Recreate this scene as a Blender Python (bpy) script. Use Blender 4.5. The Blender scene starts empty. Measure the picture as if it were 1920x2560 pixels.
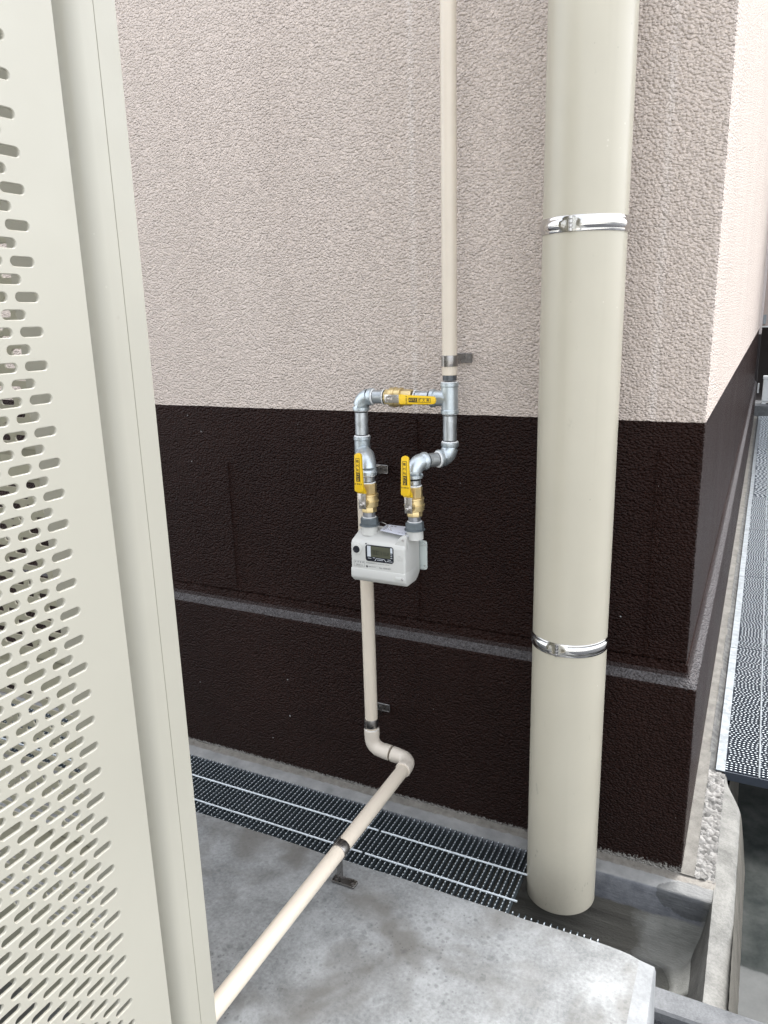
import bpy, bmesh, math, random
import numpy as np
from mathutils import Vector, Matrix, noise

random.seed(7)
S = bpy.context.scene
COL = S.collection
PI = math.pi
R = math.radians

# ------------------------------------------------------------------ camera
cam_d = bpy.data.cameras.new("camera")
cam_d.sensor_fit = 'HORIZONTAL'
cam_d.sensor_width = 36.0
cam_d.lens = 36.0 * 1904.80 / 1920.0
cam_d.clip_start = 0.02
cam_d.clip_end = 400.0
cam = bpy.data.objects.new("camera", cam_d)
COL.objects.link(cam)
cr = Vector((0.89712474, 0.44102717, -0.02573376))
cu = Vector((-0.08689473, 0.23327158, 0.96852139))
cf = Vector((-0.4331472, 0.86664837, -0.24759664))
cam.matrix_world = Matrix(((cr.x, cu.x, -cf.x, 0.07912109),
                           (cr.y, cu.y, -cf.y, -1.75039113),
                           (cr.z, cu.z, -cf.z, 1.35251046),
                           (0, 0, 0, 1)))
S.camera = cam

# ------------------------------------------------------------------ light
SUN_EL, SUN_AZ = R(60), R(20)          # azimuth measured from +y towards +x
w = bpy.data.worlds.new("World")
S.world = w
w.use_nodes = True
nt = w.node_tree
for n in list(nt.nodes):
    nt.nodes.remove(n)
wo = nt.nodes.new('ShaderNodeOutputWorld')
bg = nt.nodes.new('ShaderNodeBackground')
sky = nt.nodes.new('ShaderNodeTexSky')
sky.sky_type = 'NISHITA'
sky.sun_disc = False
sky.sun_elevation = SUN_EL
sky.sun_rotation = SUN_AZ
sky.air_density = 1.0
sky.dust_density = 3.0
hs = nt.nodes.new('ShaderNodeHueSaturation')
hs.inputs['Saturation'].default_value = 0.22
nt.links.new(sky.outputs[0], hs.inputs['Color'])
nt.links.new(hs.outputs[0], bg.inputs['Color'])
bg.inputs['Strength'].default_value = 0.15
nt.links.new(bg.outputs[0], wo.inputs['Surface'])

sd = bpy.data.lights.new("sun", 'SUN')
sd.energy = 1.0
sd.angle = R(22)
sd.color = (1.0, 0.992, 0.98)
sun = bpy.data.objects.new("sun", sd)
COL.objects.link(sun)
sdir = Vector((math.sin(SUN_AZ) * math.cos(SUN_EL), math.cos(SUN_AZ) * math.cos(SUN_EL), math.sin(SUN_EL)))
sun.rotation_euler = sdir.to_track_quat('Z', 'Y').to_euler()
sun.location = (3, 1, 6)

S.view_settings.view_transform = 'Standard'
S.view_settings.look = 'None'
S.view_settings.gamma = 1.0
S.view_settings.use_curve_mapping = False
S.view_settings.exposure = 2.25

# ------------------------------------------------------------------ materials
class NT:
    def __init__(self, name):
        self.m = bpy.data.materials.new(name)
        self.m.use_nodes = True
        self.t = self.m.node_tree
        self.b = self.t.nodes['Principled BSDF']
        self.co = self.t.nodes.new('ShaderNodeTexCoord').outputs['Object']
    def n(self, kind, **kw):
        x = self.t.nodes.new(kind)
        for k, v in kw.items():
            setattr(x, k, v)
        return x
    def l(self, a, b):
        self.t.links.new(a, b)
    def mapping(self, scale=(1, 1, 1), rot=(0, 0, 0), loc=(0, 0, 0)):
        m = self.n('ShaderNodeMapping')
        m.inputs['Scale'].default_value = scale
        m.inputs['Rotation'].default_value = rot
        m.inputs['Location'].default_value = loc
        self.l(self.co, m.inputs['Vector'])
        return m.outputs[0]
    def noise(self, scale, detail=3, rough=0.5, vec=None, dist=0.0):
        x = self.n('ShaderNodeTexNoise')
        x.inputs['Scale'].default_value = scale
        x.inputs['Detail'].default_value = detail
        x.inputs['Roughness'].default_value = rough
        x.inputs['Distortion'].default_value = dist
        self.l(vec if vec is not None else self.co, x.inputs['Vector'])
        return x.outputs['Fac']
    def voro(self, scale, feature='F1', rnd=1.0, vec=None, out='Distance', smooth=0.5):
        x = self.n('ShaderNodeTexVoronoi', feature=feature)
        x.inputs['Scale'].default_value = scale
        x.inputs['Randomness'].default_value = rnd
        if feature == 'SMOOTH_F1':
            x.inputs['Smoothness'].default_value = smooth
        self.l(vec if vec is not None else self.co, x.inputs['Vector'])
        return x.outputs[out]
    def math(self, op, a, b=None, c=None, clamp=False):
        x = self.n('ShaderNodeMath', operation=op, use_clamp=clamp)
        for i, v in enumerate((a, b, c)):
            if v is None:
                continue
            if isinstance(v, (int, float)):
                x.inputs[i].default_value = v
            else:
                self.l(v, x.inputs[i])
        return x.outputs[0]
    def ramp(self, f, stops, interp='LINEAR'):
        x = self.n('ShaderNodeValToRGB')
        x.color_ramp.interpolation = interp
        e = x.color_ramp.elements
        while len(e) < len(stops):
            e.new(0.5)
        for i, (p, c) in enumerate(stops):
            e[i].position = p
            e[i].color = (*c, 1) if not isinstance(c, (int, float)) else (c, c, c, 1)
        self.l(f, x.inputs[0])
        return x.outputs[0]
    def mix(self, fac, a, b, mode='MIX'):
        x = self.n('ShaderNodeMix', data_type='RGBA', blend_type=mode)
        for s, v in ((0, fac), (6, a), (7, b)):
            if isinstance(v, (int, float)):
                x.inputs[s].default_value = v
            elif isinstance(v, tuple):
                x.inputs[s].default_value = (*v, 1)
            else:
                self.l(v, x.inputs[s])
        return x.outputs[2]
    def sep(self):
        x = self.n('ShaderNodeSeparateXYZ')
        self.l(self.co, x.inputs[0])
        return x.outputs
    def bump(self, h, strength=1.0, dist=0.001, prev=None):
        x = self.n('ShaderNodeBump')
        x.inputs['Strength'].default_value = strength
        x.inputs['Distance'].default_value = dist
        self.l(h, x.inputs['Height'])
        if prev is not None:
            self.l(prev, x.inputs['Normal'])
        return x.outputs[0]
    def set(self, **kw):
        for k, v in kw.items():
            k = {'color': 'Base Color', 'rough': 'Roughness', 'metal': 'Metallic', 'normal': 'Normal',
                 'spec': 'Specular IOR Level', 'ior': 'IOR', 'coat': 'Coat Weight', 'coatr': 'Coat Roughness'}[k]
            if isinstance(v, (int, float)):
                self.b.inputs[k].default_value = v
            elif isinstance(v, tuple):
                self.b.inputs[k].default_value = (*v, 1)
            else:
                self.l(v, self.b.inputs[k])
        return self.m

def stucco_height(t, k=1.0):
    """sprayed stucco: worm-like lumps a few millimetres across"""
    warp = t.n('ShaderNodeTexNoise')
    warp.inputs['Scale'].default_value = 90
    warp.inputs['Detail'].default_value = 2
    t.l(t.co, warp.inputs['Vector'])
    vm = t.n('ShaderNodeVectorMath', operation='SCALE')
    t.l(warp.outputs['Color'], vm.inputs[0])
    vm.inputs['Scale'].default_value = 0.005
    va = t.n('ShaderNodeVectorMath', operation='ADD')
    t.l(t.co, va.inputs[0])
    t.l(vm.outputs[0], va.inputs[1])
    mp = t.n('ShaderNodeMapping')
    mp.inputs['Scale'].default_value = (1, 1, 1.35)
    t.l(va.outputs[0], mp.inputs['Vector'])
    v = mp.outputs[0]
    a = t.voro(150 * k, 'SMOOTH_F1', 1.0, v, smooth=0.35)
    b = t.noise(270 * k, 3, 0.6, v)
    c = t.noise(75 * k, 2, 0.5, v)
    h = t.math('MULTIPLY', a, -1.35)
    h = t.math('ADD', h, t.math('MULTIPLY', b, 0.55))
    return t.math('ADD', h, t.math('MULTIPLY', c, 0.9))

def m_wall_light():
    t = NT("beige_stucco")
    big = t.noise(1.3, 3, 0.5)
    streak = t.noise(6, 3, 0.6, t.mapping((1, 1, 0.06)))
    f = t.math('ADD', t.math('MULTIPLY', big, 0.5), t.math('MULTIPLY', streak, 0.5))
    c = t.ramp(f, [(0.3, (0.625, 0.538, 0.478)), (0.7, (0.685, 0.595, 0.532))])
    x, y, z = t.sep()
    # two faint vertical filler streaks over the board joints
    for x0 in (-0.138, -0.712):
        d = t.math('ABSOLUTE', t.math('SUBTRACT', x, x0))
        m = t.math('SUBTRACT', 1.0, t.math('DIVIDE', d, 0.012), clamp=True)
        m = t.math('MULTIPLY', m, t.noise(30, 2, 0.6, t.mapping((1, 1, 0.25))))
        c = t.mix(t.math('MULTIPLY', m, 0.75, clamp=True), c, (0.80, 0.73, 0.68))
    h = stucco_height(t)
    return t.set(color=c, rough=0.75, spec=0.25, normal=t.bump(h, 1.0, 0.0066))

def m_wall_dark():
    t = NT("dark_brown_paint")
    c = t.ramp(t.noise(2.2, 3, 0.6), [(0.3, (0.0150, 0.0062, 0.0046)), (0.7, (0.0225, 0.0096, 0.0072))])
    # paint and mortar flecks
    sv = t.n('ShaderNodeTexVoronoi', feature='F1')
    sv.inputs['Scale'].default_value = 44
    t.l(t.co, sv.inputs['Vector'])
    sc_ = t.n('ShaderNodeSeparateColor')
    t.l(sv.outputs['Color'], sc_.inputs[0])
    lim_ = t.math('MULTIPLY', t.math('SUBTRACT', sc_.outputs[0], 0.90, clamp=True), 1.3)
    zone_ = t.ramp(t.noise(2.5, 2, 0.5), [(0.42, 0.35), (0.6, 1.0)])
    wob_ = t.math('MULTIPLY', t.math('SUBTRACT', t.noise(260, 2), 0.5), 0.08)
    m = t.math('LESS_THAN', t.math('ADD', sv.outputs['Distance'], wob_), t.math('MULTIPLY', lim_, zone_))
    c = t.mix(m, c, (0.30, 0.295, 0.29))
    # ragged lower paint edge where the concrete shows
    x, y, z = t.sep()
    st = t.noise(150, 5, 0.8, t.mapping((1, 1, 0.6)))
    lim = t.math('MULTIPLY', t.math('SUBTRACT', st, 0.36), 0.10)
    right = t.math('MULTIPLY', t.math('ADD', x, 0.30, clamp=True), 2.6, clamp=True)
    lim = t.math('MULTIPLY', lim, t.math('ADD', 0.40, t.math('MULTIPLY', right, 0.7)))
    bare = t.math('LESS_THAN', z, lim)
    cc = t.ramp(t.noise(80, 3, 0.6), [(0.3, (0.20, 0.19, 0.175)), (0.7, (0.34, 0.325, 0.30))])
    c = t.mix(bare, c, cc)
    geo = t.n('ShaderNodeNewGeometry')
    sx = t.n('ShaderNodeSeparateXYZ')
    t.l(geo.outputs['True Normal'], sx.inputs[0])
    top_tone = t.math('MULTIPLY', t.math('SUBTRACT', sx.outputs[2], 0.22, clamp=True), 2.4, clamp=True)
    top_tone = t.math('MULTIPLY', top_tone, t.math('LESS_THAN', z, 0.53))
    top_tone = t.math('MULTIPLY', top_tone, t.ramp(t.noise(110, 4, 0.7), [(0.3, 0.55), (0.65, 1.0)]))
    c = t.mix(top_tone, c, (0.118, 0.112, 0.114))  # greyer on the upward-facing ledge, broken up by noise
    h = stucco_height(t)
    rr = t.ramp(t.noise(3, 2), [(0.3, 0.33), (0.7, 0.38)])
    rr = t.mix(bare, rr, (0.9, 0.9, 0.9))
    return t.set(color=c, rough=rr, spec=0.11, normal=t.bump(h, 1.0, 0.007))

def m_concrete(name, lo, hi, scale=6, spots=0.0, rough=0.85, bumpd=0.0012, tint=None, pits=True):
    t = NT(name)
    a = t.noise(scale, 6, 0.62)
    b = t.noise(scale * 16, 5, 0.7)
    f = t.math('ADD', t.math('MULTIPLY', a, 0.68), t.math('MULTIPLY', b, 0.32))
    c = t.ramp(f, [(0.37, lo), (0.63, hi)])
    if tint:
        c = t.mix(t.ramp(t.noise(scale * 0.6, 3, 0.6, dist=0.5), [(0.45, 0.0), (0.62, 0.8)]), c, tint)
    if spots > 0:
        for sc, th, k in ((42, 0.46, 0.55), (75, 0.44, 0.55), (130, 0.36, 0.7), (26, 0.22, 0.5)):
            vv = t.n('ShaderNodeTexVoronoi', feature='F1')
            vv.inputs['Scale'].default_value = sc
            t.l(t.co, vv.inputs['Vector'])
            wob = t.math('MULTIPLY', t.math('SUBTRACT', t.noise(sc * 3, 2), 0.5), 0.25)
            d = t.math('ADD', vv.outputs['Distance'], wob)
            rnd = t.n('ShaderNodeSeparateColor')
            t.l(vv.outputs['Color'], rnd.inputs[0])
            rad = t.math('MULTIPLY', t.math('SUBTRACT', rnd.outputs[0], 0.35, clamp=True), th / 0.65)
            zone = t.ramp(t.noise(3.1, 3, 0.5), [(0.40, 0.25), (0.62, 1.0)])
            m = t.math('DIVIDE', t.math('SUBTRACT', rad, d, clamp=True), 0.17, clamp=True)
            m = t.math('MULTIPLY', t.math('MULTIPLY', m, k * spots), zone)
            c = t.mix(m, c, tuple(v * 0.36 for v in lo))
    h = t.math('ADD', t.math('MULTIPLY', t.noise(220, 4, 0.65), 0.5), t.noise(30, 3, 0.5))
    if pits:
        pv = t.voro(70)
        h = t.math('ADD', h, t.math('MULTIPLY', t.math('LESS_THAN', pv, 0.10), -0.8))
    return t.set(color=c, rough=rough, spec=0.3, normal=t.bump(h, 0.7, bumpd))

def m_rough_aggregate():
    t = NT("chipped_concrete")
    vv = t.n('ShaderNodeTexVoronoi', feature='F1')
    vv.inputs['Scale'].default_value = 75
    t.l(t.co, vv.inputs['Vector'])
    sc = t.n('ShaderNodeSeparateColor')
    t.l(vv.outputs['Color'], sc.inputs[0])
    c = t.ramp(sc.outputs[0], [(0.0, (0.045, 0.044, 0.042)), (0.4, (0.15, 0.146, 0.138)), (0.8, (0.30, 0.292, 0.278))])
    c = t.mix(t.math('MULTIPLY', t.noise(40, 5, 0.7), 0.7), c, (0.185, 0.179, 0.168))
    h = t.math('ADD', t.math('MULTIPLY', vv.outputs['Distance'], -1.2), t.noise(120, 5, 0.75))
    return t.set(color=c, rough=0.9, normal=t.bump(h, 1.0, 0.006))

def m_paint(name, col, rough=0.35, spec=0.5, bump=0.0, var=0.05, dirt=0.0, bscale=300):
    t = NT(name)
    lo = tuple(v * (1 - var) for v in col)
    hi = tuple(min(1, v * (1 + var)) for v in col)
    c = t.ramp(t.noise(5, 4, 0.6), [(0.3, lo), (0.7, hi)])
    if dirt:
        d1 = t.math('LESS_THAN', t.voro(34), t.math('MULTIPLY', t.math('SUBTRACT', t.noise(9, 2), 0.52, clamp=True), 0.55))
        c = t.mix(t.math('MULTIPLY', d1, dirt), c, tuple(v * 0.55 for v in col))
        d2 = t.math('LESS_THAN', t.voro(41, vec=t.mapping((1, 1, 1), loc=(3, 5, 1))), t.math('MULTIPLY', t.math('SUBTRACT', t.noise(7, 2), 0.54, clamp=True), 0.5))
        c = t.mix(t.math('MULTIPLY', d2, dirt), c, (0.72, 0.70, 0.62))
    rr = t.ramp(t.noise(14, 4, 0.6), [(0.25, max(0.02, rough - 0.06)), (0.75, rough + 0.08)])
    kw = dict(color=c, rough=rr, spec=spec)
    if bump:
        kw['normal'] = t.bump(t.noise(bscale, 3, 0.55), 0.5, bump)
    return t.set(**kw)

def m_metal(name, col, rough=0.35, bump=0.0004, bscale=260, var=0.15, metal=1.0, spangle=False):
    t = NT(name)
    lo = tuple(v * (1 - var) for v in col)
    hi = tuple(min(1, v * (1 + var)) for v in col)
    f = t.noise(40, 4, 0.6)
    if spangle:
        vv = t.n('ShaderNodeTexVoronoi', feature='F1')
        vv.inputs['Scale'].default_value = 60
        t.l(t.co, vv.inputs['Vector'])
        sc = t.n('ShaderNodeSeparateColor')
        t.l(vv.outputs['Color'], sc.inputs[0])
        f = t.math('ADD', t.math('MULTIPLY', sc.outputs[0], 0.5), t.math('MULTIPLY', f, 0.5))
    c = t.ramp(f, [(0.25, lo), (0.75, hi)])
    rr = t.ramp(t.noise(70, 3, 0.6), [(0.25, max(0.03, rough - 0.08)), (0.75, rough + 0.1)])
    return t.set(color=c, rough=rr, metal=metal, normal=t.bump(t.noise(bscale, 3, 0.6), 0.6, bump))

def m_plain(name, col, rough=0.5, **kw):
    t = NT(name)
    c = t.ramp(t.noise(30, 3, 0.6), [(0.3, tuple(v * 0.93 for v in col)), (0.7, tuple(min(1, v * 1.05) for v in col))])
    return t.set(color=c, rough=rough, **kw)

def m_water():
    t = NT("trench_water")
    c = t.ramp(t.noise(7, 5, 0.65), [(0.35, (0.018, 0.021, 0.020)), (0.7, (0.055, 0.058, 0.055))])
    x, y, z = t.sep()
    h = t.noise(9, 2, 0.5)
    return t.set(color=c, rough=0.03, ior=1.33, normal=t.bump(h, 0.08, 0.004))

def m_asphalt():
    t = NT("asphalt")
    c = t.ramp(t.noise(220, 4, 0.7), [(0.3, (0.012, 0.013, 0.016)), (0.75, (0.085, 0.088, 0.098))])
    h = t.math('ADD', t.math('MULTIPLY', t.voro(110), -1.0), t.noise(200, 3, 0.6))
    return t.set(color=c, rough=0.5, normal=t.bump(h, 1.0, 0.006))

def m_channel():
    """the trench: trowelled brown-grey mortar, a bluish steel-trowelled upper face, pale fresh mortar by the corner"""
    t = NT("trench_mortar")
    x, y, z = t.sep()
    wav = t.noise(14, 5, 0.65, t.mapping((0.10, 1, 2.2)))
    c = t.ramp(wav, [(0.3, (0.070, 0.066, 0.056)), (0.7, (0.155, 0.148, 0.128))])
    pale = t.ramp(t.noise(9, 4, 0.6), [(0.3, (0.18, 0.182, 0.168)), (0.7, (0.31, 0.31, 0.288))])
    edge = t.math('ADD', x, t.math('MULTIPLY', t.math('SUBTRACT', t.noise(11, 4, 0.65), 0.5), 0.16))
    mp = t.math('MULTIPLY', t.math('ADD', edge, 0.095), 22, clamp=True)
    c = t.mix(mp, c, pale)
    blue = t.ramp(t.noise(38, 5, 0.7), [(0.3, (0.10, 0.106, 0.120)), (0.7, (0.19, 0.197, 0.212))])
    zb = t.math('ADD', z, t.math('MULTIPLY', t.math('SUBTRACT', t.noise(14, 3, 0.6), 0.5), 0.02))
    zb = t.math('ADD', zb, t.math('MULTIPLY', t.math('ADD', x, 0.02, clamp=True), 0.0))
    mb = t.math('MULTIPLY', t.math('ADD', zb, 0.088), 160, clamp=True)
    left = t.math('MULTIPLY', t.math('SUBTRACT', 0.062, edge), 40, clamp=True)
    mb = t.math('MULTIPLY', mb, left)
    c = t.mix(mb, c, blue)
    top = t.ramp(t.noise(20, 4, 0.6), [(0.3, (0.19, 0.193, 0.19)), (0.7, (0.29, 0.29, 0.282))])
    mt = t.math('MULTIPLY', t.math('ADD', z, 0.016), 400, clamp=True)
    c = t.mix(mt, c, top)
    top_tone = t.ramp(t.noise(55, 4, 0.7), [(0.3, (0.13, 0.118, 0.102)), (0.7, (0.23, 0.215, 0.19))])  # brown dust on the kerb top along the wall
    yy = t.math('ADD', y, t.math('MULTIPLY', t.math('SUBTRACT', t.noise(45, 3, 0.6), 0.5), 0.012))
    md = t.math('MULTIPLY', t.math('MULTIPLY', t.math('ADD', yy, 0.024), 300, clamp=True), mt)
    c = t.mix(md, c, top_tone)
    # damp patch by the corner
    dx = t.math('DIVIDE', t.math('ADD', x, -0.030), 0.080)
    dy = t.math('DIVIDE', t.math('ADD', y, 0.058), 0.042)
    dz = t.math('DIVIDE', t.math('ADD', z, 0.02), 0.055)
    rr2 = t.math('ADD', t.math('ADD', t.math('MULTIPLY', dx, dx), t.math('MULTIPLY', dy, dy)), t.math('MULTIPLY', dz, dz))
    rr2 = t.math('ADD', rr2, t.math('MULTIPLY', t.math('SUBTRACT', t.noise(24, 4, 0.65), 0.5), 1.2))
    wet = t.math('MULTIPLY', t.math('SUBTRACT', 1.0, rr2), 9, clamp=True)
    c = t.mix(t.math('MULTIPLY', wet, 0.62), c, (0.045, 0.047, 0.046))
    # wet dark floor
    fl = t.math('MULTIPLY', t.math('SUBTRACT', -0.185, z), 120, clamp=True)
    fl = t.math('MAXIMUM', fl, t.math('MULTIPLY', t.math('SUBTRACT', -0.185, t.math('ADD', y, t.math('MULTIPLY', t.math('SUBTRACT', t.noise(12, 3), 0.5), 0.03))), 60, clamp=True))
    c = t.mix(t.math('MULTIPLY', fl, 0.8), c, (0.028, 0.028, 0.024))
    rg = t.mix(wet, (0.8, 0.8, 0.8), (0.62, 0.62, 0.62))
    rg = t.mix(fl, rg, (0.22, 0.22, 0.22))
    h = t.math('ADD', t.noise(30, 5, 0.65, t.mapping((0.25, 1, 2))), t.math('MULTIPLY', t.noise(160, 3, 0.6), 0.3))
    return t.set(color=c, rough=rg, normal=t.bump(h, 0.8, 0.004))

M = {}
M['wall'] = m_wall_light()
M['dark'] = m_wall_dark()
M['slab'] = m_concrete("pad_concrete", (0.145, 0.149, 0.148), (0.295, 0.303, 0.302), 8, spots=1.0, rough=0.72, tint=(0.115, 0.109, 0.098))
M['bounce_ground'] = m_concrete("bounce_concrete", (0.38, 0.37, 0.345), (0.50, 0.49, 0.46), 2)
M['slabside'] = m_concrete("pad_side_concrete", (0.165, 0.172, 0.176), (0.25, 0.258, 0.262), 9, rough=0.75)
M['kerb'] = m_concrete("kerb_concrete", (0.075, 0.078, 0.082), (0.145, 0.149, 0.154), 14, spots=0.4)
M['ridge'] = m_concrete("plastered_kerb", (0.095, 0.094, 0.087), (0.195, 0.192, 0.179), 12, bumpd=0.002)
M['ridgewet'] = m_concrete("wet_kerb_side", (0.07, 0.066, 0.056), (0.13, 0.122, 0.104), 12, bumpd=0.003)
M['strip'] = m_concrete("dusty_concrete", (0.092, 0.087, 0.078), (0.178, 0.170, 0.154), 18)
M['stripgrey'] = m_concrete("broken_kerb_edge", (0.035, 0.036, 0.036), (0.135, 0.135, 0.13), 34, bumpd=0.004)
M['agg'] = m_rough_aggregate()
M['channel'] = m_channel()
M['water'] = m_water()
M['asphalt'] = m_asphalt()
M['beigepipe'] = m_paint("cream_coating", (0.62, 0.55, 0.455), 0.33, bump=0.0001, var=0.03, dirt=0.12)
M['pvc'] = m_paint("cream_pvc", (0.63, 0.57, 0.49), 0.36, var=0.03, dirt=0.1)
def m_down():
    m = m_paint("beige_grey_paint", (0.455, 0.424, 0.342), 0.34, bump=0.00006, var=0.03, dirt=0.35, bscale=120)
    t = m.node_tree
    b = t.nodes['Principled BSDF']
    src = b.inputs['Base Color'].links[0].from_socket
    k = NT.__new__(NT)
    k.m, k.t, k.b = m, t, b
    k.co = t.nodes.new('ShaderNodeTexCoord').outputs['Object']
    x, y, z = k.sep()
    low = k.math('SUBTRACT', 1.0, k.math('MULTIPLY', k.math('ADD', z, 0.05), 2.2), clamp=True)
    sc = k.noise(28, 4, 0.7, k.mapping((1.0, 1.0, 0.5), rot=(0.5, 0.3, 0)))
    m1 = k.math('MULTIPLY', k.math('SUBTRACT', sc, 0.655, clamp=True), 16, clamp=True)
    m1 = k.math('MULTIPLY', m1, k.math('ADD', 0.10, k.math('MULTIPLY', low, 0.6)))
    c = k.mix(m1, src, (0.12, 0.11, 0.095))
    st = k.noise(22, 3, 0.6, k.mapping((1, 1, 0.03)))
    c = k.mix(k.math('MULTIPLY', k.math('SUBTRACT', st, 0.52, clamp=True), 0.6), c, (0.30, 0.275, 0.215))
    gr = k.math('MULTIPLY', k.math('MULTIPLY', low, low), k.math('MULTIPLY', k.noise(90, 4, 0.7), 0.35))
    c = k.mix(gr, c, (0.26, 0.24, 0.20))
    k.l(c, b.inputs['Base Color'])
    return m
M['down'] = m_down()
M['cab'] = m_paint("cabinet_enamel", (0.366, 0.352, 0.297), 0.34, bump=0.00008, var=0.02, dirt=0.12)
M['cabin'] = m_paint("cabinet_inside_enamel", (0.36, 0.345, 0.27), 0.45, var=0.03)
M['zinc'] = m_metal("galvanized_casting", (0.50, 0.555, 0.585), 0.36, 0.0006, 520, 0.08, metal=0.8)
M['zincpipe'] = m_metal("galvanized_pipe", (0.46, 0.49, 0.51), 0.36, 0.0002, 200, 0.16, metal=0.85, spangle=True)
M['thread'] = m_metal("dark_thread", (0.10, 0.11, 0.12), 0.4, 0.0003, metal=0.6)
M['tape'] = m_plain("white_seal_tape", (0.74, 0.75, 0.75), 0.6)
M['brass'] = m_metal("brass", (0.66, 0.52, 0.27), 0.33, 0.0006, 380, 0.12, metal=0.75)
M['yellow'] = m_paint("yellow_vinyl", (0.78, 0.50, 0.012), 0.38, var=0.03, dirt=0.2)
M['black'] = m_plain("black_print", (0.012, 0.012, 0.012), 0.5)
M['ink'] = m_plain("grey_print", (0.06, 0.06, 0.065), 0.6)
M['steel'] = m_metal("stainless_steel", (0.56, 0.54, 0.52), 0.27, 0.0002, 180, 0.08)
M['clampsteel'] = m_metal("dull_steel", (0.30, 0.29, 0.282), 0.3, 0.0002, 180, 0.1)
M['hinge'] = m_metal("hinge_steel", (0.42, 0.41, 0.40), 0.22, 0.0001, 180, 0.1)
M['chrome'] = m_metal("polished_steel", (0.60, 0.595, 0.585), 0.12, 0.00006, 60, 0.04)
M['union'] = m_metal("grey_union_nut", (0.14, 0.165, 0.18), 0.42, 0.0003, 300, 0.15, metal=0.45)
M['nipple'] = m_metal("dull_nipple", (0.30, 0.31, 0.33), 0.42, 0.0003, 250, 0.25, metal=0.8)
M['meter'] = m_paint("meter_housing", (0.54, 0.54, 0.515), 0.42, bump=0.00015, var=0.02, dirt=0.05, bscale=900)
M['metergrey'] = m_paint("meter_bracket", (0.44, 0.48, 0.46), 0.4, var=0.02)
M['lcd'] = m_plain("lcd_glass", (0.085, 0.088, 0.062), 0.12)
M['lcddig'] = m_plain("lcd_segment", (0.018, 0.019, 0.014), 0.3)
M['bezel'] = m_plain("black_window_frame", (0.018, 0.02, 0.026), 0.15)
M['lcdwhite'] = m_plain("window_print", (0.55, 0.58, 0.62), 0.3)
M['paper'] = m_plain("paper_tag", (0.62, 0.64, 0.72), 0.6)
M['grate'] = m_metal("galvanized_grating", (0.15, 0.18, 0.20), 0.42, 0.0002, 300, 0.15, metal=0.6)  # zinc darkened so the bar sides carry their shade in the colour
M['knob'] = m_metal("sky_glint_zinc", (0.72, 0.78, 0.81), 0.4, 0.0002, 300, 0.08, metal=0.2)  # same zinc near white: sky glint on knobs and rods, put into the colour
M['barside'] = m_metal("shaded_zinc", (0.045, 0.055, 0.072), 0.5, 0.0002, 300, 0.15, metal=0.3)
M['grateplate'] = m_metal("grating_plate", (0.21, 0.23, 0.245), 0.55, 0.0002, 120, 0.2, metal=0.2, spangle=True)
M['greywall'] = m_plain("rear_paint", (0.36, 0.30, 0.27), 0.8)
M['trim'] = m_plain("rear_trim", (0.52, 0.47, 0.45), 0.8)
M['reardark'] = m_plain("rear_paint_and_shade", (0.014, 0.010, 0.010), 0.7)  # plinth paint; the near black also stands in for shade inside the bay
M['siding'] = m_plain("ribbed_siding", (0.22, 0.245, 0.26), 0.6)
M['white'] = m_plain("white_enamel", (0.60, 0.62, 0.62), 0.4)
M['hole'] = m_plain("deep_black", (0.006, 0.006, 0.006), 0.6)

# ------------------------------------------------------------------ mesh builder
def frame(d):
    d = Vector(d).normalized()
    up = Vector((0, 0, 1)) if abs(d.z) < 0.9 else Vector((0, 1, 0))
    a = d.cross(up).normalized()
    b = a.cross(d).normalized()
    return a, b

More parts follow.
